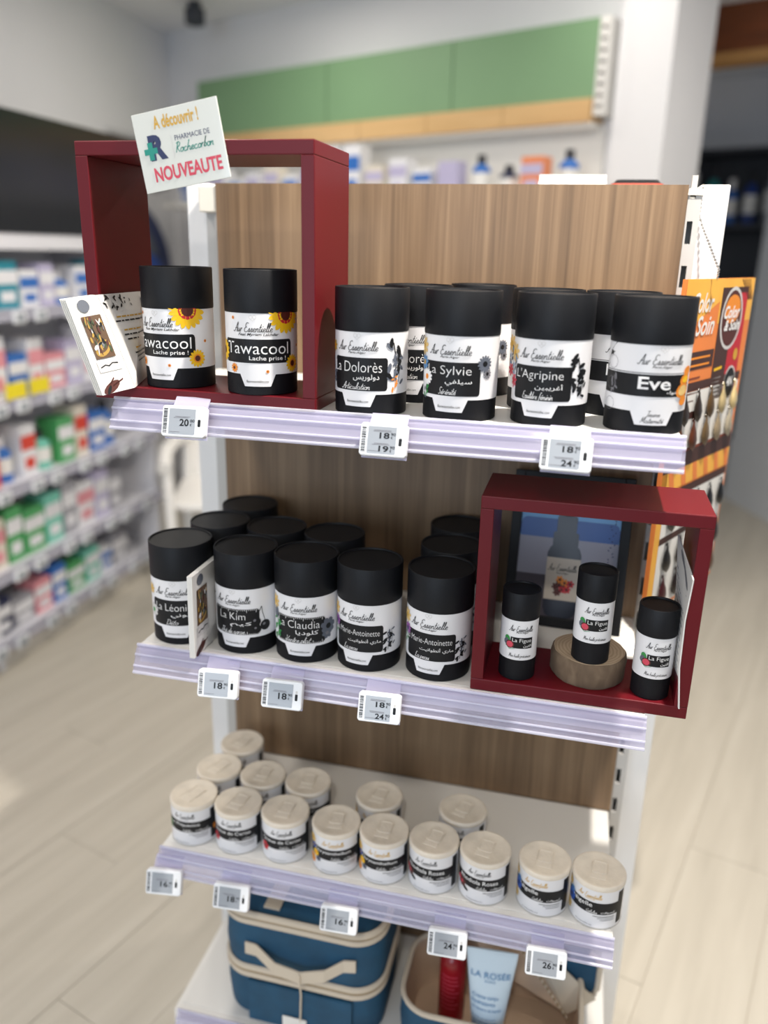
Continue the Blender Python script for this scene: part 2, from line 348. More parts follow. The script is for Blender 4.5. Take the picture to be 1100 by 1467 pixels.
# dark wall cabinet far away beyond the pillar
mat('cab_dark', srgb(50, 54, 62), .6)
cb = thing('wall_cabinet', 'dark open wall cabinet of bottles on the far wall beyond the pillar', 'cabinet', (-.35, 5.42, 0), brz)
MB().box(1.50, 2.6, -.02, 0, .3, 2.0, 'cab_dark').build('back_board', cb)
for z in (.3, .72, 1.14, 1.56, 1.98): MB().box(1.50, 2.6, -.30, -.02, z, z + .025, 'cab_dark').build('shelf', cb)
for x in (1.50, 2.58): MB().box(x, x + .02, -.30, 0, .3, 2.0, 'cab_dark').build('side_panel', cb)
def bottle_geo(col, h, r, cap):
    n = 'bottle_%d_%d_%d' % tuple(int(c * 255) for c in col); mat(n, col, .35)
    return n
def make_bottle(name, label, cat, loc, col, h, r, capcol, group):
    t = thing(name, label, cat, loc, 0, group); mat('pk%.3f%.3f%.3f' % col, col, .35); mat('pk%.3f%.3f%.3f' % capcol, capcol, .35)
    MB().lathe([(r * .95, 0), (r, .006), (r, h * .66), (r * .45, h * .78)], 'pk%.3f%.3f%.3f' % col, 20).build('body', t)
    MB().lathe([(r * .48, h * .77), (r * .48, h * .98), (r * .42, h)], 'pk%.3f%.3f%.3f' % capcol, 16).build('cap', t)
    MB().lathe([(r * 1.01, h * .2), (r * 1.01, h * .55)], 'paper', 20).build('label_band', t)
    return t
def make_carton(name, label, cat, loc, rz, col, w, d, h, bcol, group):
    t = thing(name, label, cat, loc, rz, group); k = 'pk%.3f%.3f%.3f' % col; mat(k, col, .4); k2 = 'pk%.3f%.3f%.3f' % bcol; mat(k2, bcol, .4)
    MB().box(-w / 2, w / 2, 0, d, 0, h, k).build('carton_body', t, .0015)
    MB().box(-w * .5, w * .5, -.0012, 0, h * .52, h * .8, k2).build('printed_band', t)
    MB().box(-w * .32, w * .32, -.0012, 0, h * .15, h * .36, k2).build('printed_panel', t)
    return t
B1 = [('navy', srgb(30, 60, 130)), ('blue', srgb(40, 100, 180)), ('teal', srgb(40, 140, 140)), ('grey', srgb(110, 115, 125))]
for i in range(9):
    nm, c = B1[(i * 3) % 4]; q = Vector((-.35, 5.42, 0)) + BD * (1.57 + i * .115) - BN * .15
    make_bottle('bottle', nm + ' bottle on the upper shelf of the dark far cabinet', 'bottle', (q.x, q.y, 1.585), c, .26 + .04 * (i % 3), .038, srgb(230, 230, 230) if i % 2 else srgb(30, 30, 40), 'bottles in the dark far cabinet')
# green fascia on the back wall with its wooden band
mat('green_board', srgb(124, 160, 120), .55, vary=.03, vscale=3)
wood_mat('light_wood', (srgb(196, 156, 104), srgb(214, 176, 122), srgb(226, 190, 140)), (3, 30, 30))
gf = thing('green_fascia', 'long sage green fascia with a light wood band on the back wall', 'sign board', BC, brz)
for a, b in ((.34, 1.20), (1.205, 1.86), (1.865, 2.46)): MB().box(a, b, -.10, 0, 1.905, 2.155, 'green_board').build('green_panel', gf)
for i in range(6): MB().box(.34 + i * .3535, .34 + i * .3535 + .3505, -.115, 0, 1.83, 1.905, 'light_wood').build('wood_plank', gf)
MB().box(.34, 2.46, -.10, 0, 1.815, 1.83, 'white_metal').build('lower_trim', gf)
es = MB().box(2.462, 2.50, -.01, 0, 1.85, 2.155, 'white_metal').build('end_strip', gf)
for xa, xb in ((2.462, 2.470), (2.492, 2.50)): MB().box(xa, xb, -.10, -.01, 1.85, 2.155, 'white_metal').build('strip_flange', es)
for i in range(9): MB().box(2.47, 2.492, -.10, -.096, 1.85 if i == 0 else 1.85 + i * .035, 1.87 + i * .035 if i < 8 else 2.155, 'white_metal').build('strip_bridge', es)
# white wall shelving under the fascia
ws = thing('wall_shelving', 'white wall shelving under the green fascia', 'shelving', BC, brz)
MB().box(.34, 2.48, -.02, 0, .1, 1.815, 'white_metal').build('back_board', ws)
for z in (.45, .85, 1.22, 1.56): MB().box(.34, 2.48, -.36, -.02, z, z + .025, 'white_metal').build('shelf', ws)
MB().box(.34, 2.48, -.34, -.02, 0, .1, 'white_metal').build('plinth', ws)
PAL = {'white': srgb(232, 232, 236), 'blue': srgb(50, 110, 190), 'navy': srgb(24, 34, 74), 'teal': srgb(40, 140, 160), 'pink': srgb(226, 150, 160), 'red': srgb(214, 60, 40),
       'green': srgb(80, 165, 100), 'cream': srgb(226, 218, 204), 'grey': srgb(160, 160, 168), 'orange': srgb(232, 140, 90), 'lilac': srgb(190, 184, 214), 'black': srgb(30, 30, 36), 'aqua': srgb(120, 200, 180)}
t0 = .44
seq = ['white', 'lilac', 'white', 'white', 'white', 'cream', 'white', 'lilac', 'white', 'white', 'cream', 'white', 'white', 'lilac', 'blue', 'navy', 'orange', 'blue']
for i, c in enumerate(seq):
    q = Vector(onback(.46 + i * .118, .30)); loc = (q.x, q.y, 1.585); h = .20 if i in (8, 9) else .10 + .04 * ((i * 7) % 3) / 2
    if c in ('blue', 'navy', 'teal'): make_bottle('bottle', c + ' bottle with pale band on the top back wall shelf', 'bottle', (q.x + BN.x * .05, q.y + BN.y * .05, 1.585), PAL[c], h, .034, PAL['black'], 'packs on the top back wall shelf')
    else: make_carton('carton', '%s carton between %s and %s packs under the green fascia' % (c, seq[i - 1] if i else 'no other', seq[i + 1] if i + 1 < len(seq) else 'no other'), 'carton', loc, brz, PAL[c], .085, .07, h, PAL['blue'] if i % 3 == 0 else PAL['lilac'], 'packs on the top back wall shelf')
# poster near the room corner
mat('poster_white', srgb(206, 206, 208), .6)
po = thing('wall_poster', 'tall wall poster with navy and blue curved shapes in the room corner', 'poster', (-1.694, 2.80, 0), -math.pi / 2 + math.pi)
MB().box(-.30, .30, -.006, 0, .95, 1.9, 'poster_white').build('poster_sheet', po)
pr = Print(flat(-.006)); pr.poly([(-.29, 1.88), (.29, 1.88), (.27, 1.68), (.10, 1.64), (-.10, 1.72), (-.29, 1.8)], 'ink_grey', 1)
pr.ell(-.02, 1.34, .30, .21, 'ink_navy', -.75, 2, 24); pr.ell(-.02, 1.42, .14, .05, 'ink_slate', -.6, 3, 16); pr.ell(.0, 1.28, .17, .08, 'ink_blue', -.5, 3, 16); pr.ell(-.02, 1.22, .11, .04, 'ink_pale', -.3, 4, 16)
pr.build('poster_print', po, .02)
# a small dark spotlight head at the far corner
dm = thing('ceiling_spotlight', 'small black spotlight on the ceiling near the room corner', 'lamp', (-1.30, 2.66, CEIL))
MB().lathe([(.03, -.02), (.03, 0)], 'cab_dark', 16).build('mount', dm); MB().lathe([(.012, -.10), (.045, -.09), (.045, -.03), (.02, -.02)], 'cab_dark', 20).build('head', dm)

# ================================================================ left wall unit and its stock
SX = -1.25
lu = thing('wall_shelf_unit', 'long white pharmacy shelf unit along the left wall with black header', 'shelving', (SX, 0, 0))
mat('unit_back', srgb(222, 222, 226), .6); mat('unit_shelf', srgb(224, 224, 230), .45); mat('header_black', srgb(16, 18, 24), .22, 0, .5); mat('plinth', srgb(205, 200, 192), .6)
Y0, Y1 = -.2, 1.98
MB().box(-.445, -.43, Y0, Y1, .1, 1.42, 'unit_back').build('back_board', lu)
MB().box(-.43, -.01, Y0, Y1, 0, .09, 'plinth').build('plinth', lu)
LZ = [.10, .335, .61, .89, 1.175]
for z in LZ:
    s_ = MB().box(-.43, 0, Y0, Y1, z - .02, z, 'unit_shelf').build('shelf', lu)
    MB().box(0, .012, Y0, Y1, z - .034, z + .004, 'rail_ridge').build('price_rail', s_)
for y in (Y0, .9, Y1): MB().box(-.43, -.005, y - .012, y + .012, 0, 1.41, 'unit_shelf').build('side_panel', lu)
MB().box(-.43, .0, Y0, Y1, 1.36, 1.41, 'unit_shelf').build('canopy', lu)
hd = MB().box(-.43, .004, Y0, Y1 + .02, 1.41, 1.775, 'header_black').build('header', lu)
rows = [  # shelf, colours front to back along +y
 (0, ['cream', 'white', 'orange', 'white', 'pink', 'white', 'white', 'cream', 'white', 'navy', 'grey', 'pink', 'blue', 'green', 'aqua', 'white', 'grey'], (.10, .14)),
 (1, ['navy', 'white', 'navy', 'cream', 'blue', 'white', 'navy', 'cream', 'cream', 'cream', 'green', 'green', 'aqua', 'grey', 'white', 'lilac', 'grey'], (.16, .20)),
 (2, ['red', 'white', 'black', 'red', 'white', 'black', 'red', 'black', 'white', 'red', 'blue', 'white', 'aqua', 'green', 'cream', 'blue', 'blue'], (.14, .19)),
 (3, ['white', 'pink', 'white', 'cream', 'white', 'pink', 'grey', 'white', 'white', 'pink', 'white', 'blue', 'white', 'pink', 'lilac', 'white', 'grey'], (.12, .20)),
 (4, ['blue', 'navy', 'white', 'blue', 'black', 'navy', 'white', 'blue', 'teal', 'white', 'blue', 'teal', 'white', 'lilac', 'blue', 'white', 'teal'], (.11, .15))]
names = ['bottom', 'second lowest', 'middle', 'second highest', 'top']
for k, cs, (h0, h1) in rows:
    y = Y0 + .06
    for i, c in enumerate(cs):
        wd = .085 + .03 * ((i * 5 + k) % 3) / 2; h = h0 + (h1 - h0) * ((i * 7 + k * 3) % 5) / 4
        if y < .9 + .02 and y + wd > .9 - .02: y = .9 + .02
        if y + wd > Y1 - .02: break
        gname = 'packs on the %s shelf of the left wall unit' % names[k]
        if c in ('red', 'black', 'blue', 'aqua') and k in (2, 4) and i % 2 == 0:
            make_bottle('bottle', '%s bottle with white band on the %s shelf of the left wall unit' % (c, names[k]), 'bottle', (SX - .075, y + wd / 2, LZ[k]), PAL[c], h, wd * .38, PAL['white'] if i % 4 else PAL['black'], gname)
        else:
            make_carton('carton', '%s carton between %s and %s packs, %s shelf of the left wall unit' % (c, cs[i - 1] if i else cs[1], cs[i + 1] if i + 1 < len(cs) else cs[-2], names[k]), 'carton', (SX - .03, y + wd / 2, LZ[k]), math.pi / 2, PAL[c], wd - .008, .09, h, PAL['pink'] if c in ('white', 'cream') and k in (3, 1) else PAL['white'] if c not in ('white', 'cream') else PAL['blue'] if k in (0, 4) else PAL['red'], gname)
        y += wd + .004
mat('tag_yellow', srgb(240, 220, 30), .5)
for i, y in enumerate((1.10, 1.22)):
    t = thing('shelf_talker', 'bright yellow promotional card on the left wall unit', 'sign', (SX + .014, y, LZ[3] + .001), math.pi / 2, 'yellow shelf cards')
    MB().box(-.05, .05, -.002, .001, .005, .055, 'tag_yellow').build('card', t); MB().box(-.02, .02, -.002, .006, -.012, .006, 'clip_clear').build('clip', t)
lt = None
for k, z in enumerate(LZ):
    for i in range(11):
        y = .42 + i * .14 + .03 * ((i + k) % 2)
        if y > Y1 - .04: continue
        lab = 'small white price tag on the %s rail of the left wall unit' % names[k]
        if lt is None:
            lt = thing('shelf_price_tag', lab, 'price tag', (0, 0, 0), math.pi / 2)
            MB().box(-.03, .03, -.012, 0, -.042, -.002, 'tag_white').build('tag_case', lt, .004); MB().box(-.02, .018, -.0126, -.0118, -.036, -.008, 'tag_screen').build('tag_display', lt); o = lt
            o['group'] = 'price tags on the left wall unit'
        else: o = dup(lt, (0, 0, 0), math.pi / 2, lab)
        o.location = (SX + .012, y, z - .002)
# white armchair standing in the aisle behind
mat('chair_white', srgb(236, 234, 230), .4)
ch = thing('armchair', 'white moulded plastic armchair standing beside the left wall unit', 'chair', (-.76, 1.72, 0), R_(20))
def rr(w, d, r, z, n=6, cx=0, cy=0):
    pts = []
    for sx, sy, a0 in ((1, 1, 0), (-1, 1, 90), (-1, -1, 180), (1, -1, 270)):
        for k in range(n + 1):
            a = R_(a0 + 90 * k / n); pts.append((cx + sx * (w / 2 - r) + r * math.cos(a), cy + sy * (d / 2 - r) + r * math.sin(a), z))
    return pts
MB().loops([rr(.44, .42, .08, .43), rr(.46, .44, .09, .445), rr(.45, .43, .09, .46)], 'chair_white').build('seat', ch)
for sx in (-1, 1):
    MB().tube([(sx * .23, -.20, 0), (sx * .225, -.19, .3), (sx * .235, -.18, .62)], .022, 'chair_white', 10).build('leg', ch)
    MB().tube([(sx * .22, .23, 0), (sx * .21, .20, .45), (sx * .20, .25, .82)], .022, 'chair_white', 10).build('leg', ch)
    MB().tube([(sx * .235, -.22, .60), (sx * .245, -.1, .64), (sx * .235, .12, .64), (sx * .205, .23, .62)], .026, 'chair_white', 10).build('armrest', ch)
MB().loops([[(x, y + .22 + (z - .45) * .08, z) for x, y, _ in rr(.42 - .1 * max(0, z - .7), .02, .009, 0)] for z in (.45, .55, .7, .8, .84)], 'chair_white').build('backrest', ch)

# ================================================================ the gondola
W = .665
SH = [(-.2955, 1.2), (-.2882, .8618), (-.2709, .5148), (-.2539, .1736)]
ZT = 1.4687
gu = thing('gondola_unit', 'white shop gondola with oak back panels and four white shelves', 'shelving')
for z0, z1_ in ((.1736, .5148 - .026), (.5148, .8618 - .026), (.8618, 1.2 - .026), (1.2, ZT)):
    MB().box(.007, .663, 0, .018, z0, z1_, WOOD).build('back_panel', gu)
MB().box(.0, W, .018, .10, .02, ZT - .012, 'white_metal').build('core', gu)
MB().box(-.06, .72, .10, .118, .02, ZT - .004, 'white_metal').build('rear_panel', gu)
for xa, xb in ((-.058, -.020), (.681, .718)): MB().box(xa, xb, .036, .10, 0, ZT + .003, 'post_white').build('post', gu, .002)
MB().box(-.0195, .0, .022, .06, 0, ZT - .012, 'strip_grey').build('plain_upright', gu); MB().box(.0, .0065, .008, .06, 0, ZT - .012, 'strip_grey').build('upright_flange', gu)
for xa, xb, sl in ((.664, .681, .6665),):
    u_ = MB().box(xa, xb, .056, .06, 0, ZT - .012, 'strip_grey').build('slotted_upright', gu)
    for qa, qb in ((xa, xa + .0012), (xb - .0012, xb)): MB().box(qa, qb, .0139, .056, 0, ZT - .012, 'strip_grey').build('upright_side', u_)
    a, b = (sl, sl + .007)
    MB().box(xa, a, .006, .0139, 0, ZT - .012, 'strip_grey').build('upright_flange', u_)
    MB().box(b, xb, .006, .0139, 0, ZT - .012, 'strip_grey').build('upright_flange', u_)
    z = 1.397 - .0555 * 25
    while z < 1.40:
        MB().box(a, b, .006, .0139, z + .028, z + .0555, 'strip_grey').build('slot_bridge', u_); z += .0555
    MB().box(a, b, .006, .0139, z + .028, ZT - .012, 'strip_grey').build('slot_bridge', u_); br = None
MB().box(-.022, .0065, .002, .05, ZT - .04, ZT - .003, 'cream_plastic').build('end_cap', gu, .002)
MB().box(.6635, .683, .004, .05, ZT - .012, ZT - .004, 'cream_plastic').build('end_cap', gu)
MB().box(-.06, .72, .118, .42, ZT - .05, ZT - .03, 'white_metal').build('rear_top_shelf', gu)
MB().box(-.02, .69, -.23, .09, 0, .1736 - .03, 'white_metal').build('base', gu)
for k, (yf, z) in enumerate(SH):
    xa, xb = (0, W)
    sh = MB().box(xa + .001, xb - .004, yf + .016, -.001, z - .026, z, 'white_metal').build('shelf', gu, .0015)
    MB().box(xa + .001, xb - .002, yf + .004, yf + .0155, z - .026, z - .0005, 'white_metal').build('shelf_lip', sh)
    # clear price rail: leaning front sheet, top bead, middle and bottom ridges
    def pf(a): return [(yf + y, z + q) for y, q in a]
    MB().extrude_x(pf([(.0035, .0005), (-.003, -.004), (-.0145, -.030), (-.0145, -.0325), (-.0125, -.0325), (-.001, -.005), (.0035, -.002)]), xa, xb, 'rail_clear').build('price_rail', sh)
    rg = MB()
    for y, q, r in ((.001, .0012, .0022), (-.0065, -.0095, .0016), (-.0125, -.0235, .0016), (-.0145, -.0325, .0022)):
        rg.tube([(xa, yf + y, z + q), (xb, yf + y, z + q)], r, 'rail_ridge', 8)
    rg.build('rail_ridges', sh)

# ---------------------------------------------------------------- price tags
tagn = 0
def price_tag(x, y, z, lines, label, tilt=18, pale=False, yaw=0):
    t = thing('price_tag', label, 'price tag', (x, y, z), R_(yaw)); t.rotation_euler = (R_(-tilt), 0, R_(yaw))
    MB().prism([(px, pz) for px, _, pz in [(a, 0, b) for a, b in [(-.026, -.0195), (.026, -.0195), (.0285, -.017), (.0285, .017), (.026, .0195), (-.026, .0195), (-.0285, .017), (-.0285, -.017)]]], -.011, 0, 'tag_white').build('tag_case', t, .0015)
    MB().box(-.0275, .0275, 0, .003, -.0215, .0165, 'clip_clear').build('holder', t)
    MB().add([(-.022, .003, .0165), (.024, .003, .0165), (.024, .014, .034), (-.022, .014, .034), (-.022, .0045, .0165), (.024, .0045, .0165), (.024, .0155, .034), (-.022, .0155, .034)], [(0, 1, 2, 3), (7, 6, 5, 4), (0, 4, 5, 1), (1, 5, 6, 2), (2, 6, 7, 3), (3, 7, 4, 0)], 'clip_clear').build('clip', t)
    sc = MB().box(-.0185, .0155, -.0116, -.0108, -.0155, .0155, 'tag_screen').build('screen', t)
    p = Print(flat(-.0116)); p.L = .0001
    n = len(lines); gm = random.Random(tagn * 3 + 1)
    for i, (a, b) in enumerate(lines):
        cz = (-.0015 if n == 1 else .0050 - .0155 * i)
        hh = .0088 if n == 1 else .0070
        p.text(a, .0015, cz, .0120, hh, 'ink_black', 0, .02); p.text(b, .0120, cz + hh * .28, .0056, .0036, 'ink_black', 0, .01); p.text('€', .0102, cz - hh * .28, .0022, .0030, 'ink_black', 0, .01)
        for j in range(2): p.rect(-.013 + gm.uniform(0, .003), .010 - gm.uniform(0, .004), cz + hh * .62 + .0014 * j, cz + hh * .62 + .0007 + .0014 * j, 'ink_grey', 1, 0, 1)
    p.rect(-.017, -.004, -.0138, -.0132, 'ink_grey', 1, 0, 1); p.build('lettering', sc)
    p = Print(flat(-.011)); p.L = .0001; v = -.015
    while v < .0145:
        hgt = gm.choice((.0006, .0010, .0015)); p.rect(-.0262, -.0212, v, v + hgt, 'ink_black', 1.5, 0, 1); v += hgt + gm.choice((.0006, .0009))
    p.build('barcode', t)
    p = Print(flat(-.011)); p.L = .0001; p.rect(.0188, .0226, -.006, .003, 'ink_black', 1.5, .0012, 4); p.rect(.0192, .0222, .0036, .0075, 'ink_pale', 1.5, .001, 4); p.build('sensor_window', t)
    t.scale = (.94, .94, .94); return t
T1, T2, T3 = -.3155, -.3085, -.2915
price_tag(.106, T1, 1.182, [('20', '00')], 'price tag reading 20 euro under the upper red box', yaw=4)
tagn = 1; price_tag(.347, T1, 1.178, [('18', '90'), ('19', '90')], 'price tag with two prices 18.90 and 19.90')
tagn = 2; price_tag(.545, T1, 1.178, [('18', '90'), ('24', '90')], 'price tag with prices 18.90 and 24.90 on the top shelf rail', yaw=-2)
tagn = 3; price_tag(.130, T2, .836, [('18', '90')], 'price tag reading 18.90 beside the upright leaflet stack', yaw=6)
tagn = 4; price_tag(.219, T2, .835, [('18', '90')], 'price tag reading 18.90 below the measuring tape label tubes', yaw=3)
tagn = 5; price_tag(.347, T2, .837, [('18', '90'), ('24', '90')], 'price tag with prices 18.90 and 24.90 on the middle shelf rail', yaw=3)
tagn = 6; price_tag(.019, T3, .477, [('16', '90')], 'price tag reading 16.90 at the end of the can shelf rail', yaw=8)
tagn = 7; price_tag(.127, T3, .476, [('18', '90')], 'price tag reading 18.90 below the cans with red fruit', yaw=4)
tagn = 8; price_tag(.291, T3, .477, [('16', '90')], 'price tag reading 16.90 below the cans with yellow flowers', yaw=3)
tagn = 9; price_tag(.446, T3, .476, [('24', '90')], 'price tag reading 24.90 hanging above the red bottle and open bag', yaw=3)
tagn = 10; price_tag(.579, T3, .479, [('26', '90')], 'price tag reading 26.90 below the blue flower cans', yaw=3)

# ---------------------------------------------------------------- red display boxes
def red_box(name, label, x0, x1, y0, y1, z0, z1, t=.0155):
    b = thing(name, label, 'display box', ((x0 + x1) / 2, y0, z0)); w = (x1 - x0) / 2; d = y1 - y0; h = z1 - z0
    MB().box(-w, w, 0, d, 0, t, 'red_paint').build('bottom_board', b, .0012)
    MB().box(-w, w, 0, d, h - t, h, 'red_paint').build('top_board', b, .0012)
    MB().box(-w, -w + t, 0, d, t, h - t, 'red_paint').build('side_board', b, .0008)
    MB().box(w - t, w, 0, d, t, h - t, 'red_paint').build('side_board', b, .0008)
    return b
red_box('display_box', 'open dark red wooden box frame on the top shelf', -.027, .258, -.293, -.163, 1.2, 1.49)
red_box('display_box', 'open dark red wooden box frame on the middle shelf', .4535, .7095, -.277, -.169, .8618, 1.1135)

# ---------------------------------------------------------------- tubes
TR = .0425
def logo(p, u, v, w, ink='ink_black', sub='Paris-Alger', s=1.0):
    p.script('Aur Essentielle', u, v, w, .0105 * s, ink, .0007 * s)
    if sub: p.text(sub, u, v - .0078 * s, w * .42, .0030 * s, ink, .3, .01)
    for sx in (-1, 1):
        q = [(u + sx * .0022 * s + .0020 * s * math.cos(a), v + .0112 * s + .0022 * s * math.sin(a)) for a in [i * .7 for i in range(10)]]
        p.line(q, .0004 * s, 'ink_pale')
    p.line([(u - .0036 * s, v + .010 * s), (u, v + .0068 * s), (u + .0036 * s, v + .010 * s)], .0004 * s, 'ink_pale')
def label_sheet(r, v0, v1, tab, name, parent, tabv=.0105):
    tl, tr_ = tab; us = sorted(set([-math.pi * r + 2 * math.pi * r * i / 72 for i in range(73)] + [tl, tl + .006, tr_ - .006, tr_])); m = cyl(r)
    def low(u):
        if u <= tl or u >= tr_: return v0
        if u < tl + .006: return v0 + (tabv - v0) * (u - tl) / .006
        if u > tr_ - .006: return v0 + (tabv - v0) * (tr_ - u) / .006
        return tabv
    vs = [m(u, low(u), 0) for u in us] + [m(u, v1, 0) for u in us]; k = len(us)
    return MB().add(vs, [(i, i + 1, i + 1 + k, i + k) for i in range(k - 1)], 'label_white', True).build(name, parent)
def tube_core(t, H=.141, r=TR, lidz=.0955):
    MB().lathe([(r - .002, 0), (r - .0008, .0012), (r - .0008, lidz)], 'black_card', 56).build('body', t)
    MB().lathe([(r, lidz - .002), (r + .0002, lidz), (r + .0002, H - .001), (r - .0004, H), (r - .0022, H), (r - .0028, H - .0018), (.0001, H - .0018)], 'lid_black', 56).build('lid', t)
def tea_tube(kind, label, loc, rz):
    t = thing('tea_tube', label, 'tea tube', loc, R_(rz)); tube_core(t)
    r = TR - .0004; tab = (-.0215, .0215)
    if kind == 'eve': tab = (-.016, .030)
    lb = label_sheet(r, .0245, .0950, tab, 'label', t, .0105)
    p = Print(cyl(r)); q = Print(cyl(r)); il = Print(cyl(r))
    il.vmax = .0948
    if kind == 'tawa':
        logo(p, -.004, .078, .048, sub=None); p.text('Feat Myriam Lakhdar', .002, .0695, .048, .0040, 'ink_black', .3, .012)
        q.rect(-.046, .044, .0375, .0645, 'ink_black', 1, .004, 24)
        p.text('Tawacool', -.001, .0545, .080, .0135, 'ink_white', 0, -.004); p.text('Lache prise !', .013, .0425, .044, .0062, 'ink_white', 0, .006)
        il.flower(.036, .0925, .022, 'ink_yellow', 'ink_brown', 18, .16, 2.2, 'ink_red', .0946); il.flower(.046, .036, .0105, 'ink_yellow', 'ink_brown', 14, .18, 3, 'ink_orange')
        il.flower(-.053, .050, .013, 'ink_yellow', 'ink_brown', 14, .18, 1.2); il.flower(-.030, .031, .0055, 'ink_orange', 'ink_brown', 10, .2); il.flower(.012, .028, .002, 'ink_orange', 'ink_brown', 8, .3); il.flower(-.03, .088, .002, 'ink_orange', 'ink_brown', 8, .3); il.flower(.058, .056, .002, 'ink_orange', 'ink_brown', 8, .3)
    elif kind == 'eve':
        logo(p, .012, .079, .050)
        q.rect(-.062, .052, .0405, .0635, 'ink_black', 1, 0, 30); q.rect(-.062, .052, .0645, .0652, 'ink_black', 1, 0, 30)
        p.text('Eve', .006, .0545, .034, .0130, 'ink_white', 0, .018); p.text(arabic('حواء'), .026, .0450, .014, .0048, 'ink_white', 0, .01)
        p.script('Jeune', .008, .0228, .017, .0062, 'ink_black', .0005); p.script('Maternité', .008, .0160, .025, .0062, 'ink_black', .0005)
        q.poly([(-.042, .0945), (-.030, .0945), (-.046, .082), (-.058, .066), (-.062, .066), (-.052, .084)], 'ink_black', 1.5)
        for (u, v, a) in ((.046, .067, .0068), (.043, .058, .0082), (.041, .047, .0105), (.044, .036, .0068)): il.ell(u, v, a, a * .75, 'ink_orange', .3, 3, 14)
        il.ell(.041, .047, .0075, .0055, 'ink_cream', .3, 3.6); il.ell(.0435, .0585, .0052, .0034, 'ink_yellow', .3, 3.6)
        for s_ in range(3): il.line([(-.045 + .008 * math.cos(a), .073 - .022 * s_ + .007 * math.sin(a)) for a in [i * .63 for i in range(11)]], .0004, 'ink_grey')
        il.sprig(-.040, .051, .009, 'ink_grey', 8, 4)
    else:
        nm, ar, sub, wn, hn = {'dol': ('La Dolorès', 'دولوريس', 'Articulation', .062, .0115), 'syl': ('La Sylvie', 'سيلفي', 'Sérénité', .054, .0125), 'agr': ("L'Agripine", 'أغريبين', 'Equilibre féminin', .056, .0125),
            'leo': ('La Léonie', 'ليوني', 'Détox', .052, .0105), 'kim': ('La Kim', 'كيم', 'Thé de gorge', .038, .0100), 'cla': ('La Claudia', 'كلوديا', 'Ventre plat', .060, .0105), 'mar': ('La Marie-Antoinette', 'ماري أنطوانيت', 'La peau', .066, .0078)}[kind]
        logo(p, -.001, .0785, .052)
        q.rect(-.035, .035, .0285, .0655, 'ink_black', 1, .0035, 22)
        p.text(nm, -.003, .0552, wn, hn, 'ink_white', 0, -.012)
        p.text(arabic(ar), .010, .0435, .030 if kind != 'mar' else .044, .0075, 'ink_white', 0, .004); p.script(sub, -.002 if kind != 'mar' else -.008, .0340, .036 if len(sub) > 8 else .022, .0078, 'ink_white', .0005)
        if kind in ('kim', 'cla'):
            for i in range(27):
                u = -.032 + i * .0025; L = .0045 if i % 5 == 0 else .002
                q.rect(u - .0003, u + .0003, .0655 - L, .0655, 'ink_white', 2, 0, 1); q.rect(u - .0003, u + .0003, .0285, .0285 + L, 'ink_white', 2, 0, 1)
        if kind == 'dol': il.sprig(.044, .062, .020, 'ink_black', 11, 2, 'ink_slate'); il.sprig(.050, .052, .014, 'ink_slate', 8, 5); il.sprig(.044, .036, .008, 'ink_orange', 7, 6); il.sprig(-.042, .045, .016, 'ink_slate', 8, 3); il.flower(-.040, .076, .007, 'ink_gold', 'ink_orange', 7)
        if kind == 'syl': il.flower(-.032, .047, .0095, 'ink_white', 'ink_orange', 13, .2, 3); il.flower(-.040, .062, .009, 'ink_sky', 'ink_gold', 9); il.flower(.040, .064, .0095, 'ink_slate', 'ink_black', 14, .17, 3); il.flower(.044, .053, .006, 'ink_grey', 'ink_black', 10); il.sprig(-.034, .034, .010, 'ink_green', 8, 2, 'ink_slate'); il.flower(-.043, .080, .011, 'ink_cream', 'ink_gold', 8)
        if kind == 'agr': il.sprig(.043, .058, .018, 'ink_black', 13, 8); il.sprig(.049, .046, .012, 'ink_black', 9, 9); il.flower(-.041, .077, .011, 'ink_cream', 'ink_gold', 8); il.sprig(-.040, .064, .010, 'ink_slate', 8, 2, 'ink_sky'); il.flower(-.040, .046, .008, 'ink_rose', 'ink_red', 7)
        if kind == 'leo': il.flower(-.036, .046, .010, 'ink_pale', 'ink_green', 8, .3, 3); il.flower(-.040, .076, .008, 'ink_cream', 'ink_gold', 8); il.sprig(.042, .05, .014, 'ink_slate', 9, 3)
        if kind == 'kim':
            for (u, v, a) in ((.030, .047, .0065), (.043, .040, .0075), (.031, .036, .006)): il.ell(u, v, a, a, 'ink_black', 0, 3, 16); il.ell(u - .002, v + .002, a * .3, a * .25, 'ink_grey', .5, 3.6)
            il.line([(.030, .052), (.036, .064), (.038, .068)], .0008, 'ink_black', 3); il.line([(.043, .046), (.039, .060), (.038, .068)], .0008, 'ink_black', 3)
        if kind == 'cla': il.sprig(-.036, .043, .013, 'ink_green', 12, 3); il.flower(.040, .050, .012, 'ink_slate', 'ink_black', 7, .35, 3); il.flower(.038, .040, .008, 'ink_slate', 'ink_grey', 6, .35, 3); il.flower(-.042, .079, .010, 'ink_cream', 'ink_gold', 8); il.ell(-.040, .064, .006, .009, 'ink_slate', 0, 2)
        if kind == 'mar': il.sprig(.042, .042, .012, 'ink_black', 12, 3); il.sprig(.048, .048, .010, 'ink_slate', 9, 5); il.flower(-.040, .079, .010, 'ink_cream', 'ink_gold', 8); il.flower(-.037, .062, .008, 'ink_violet', 'ink_navy', 8, .3); il.sprig(-.039, .052, .008, 'ink_green', 7, 4)
    if kind != 'eve': p.text('fleuressentielles.com', 0, .0165, .026, .0030, 'ink_black', .2)
    q.build('name_panel', lb, .004); p.build('lettering', lb, .004); il.build('illustration', lb, .004)
    return t
Z1, Z2, Z3, Z4 = [z for _, z in SH]
BF = 1.2 + .0155
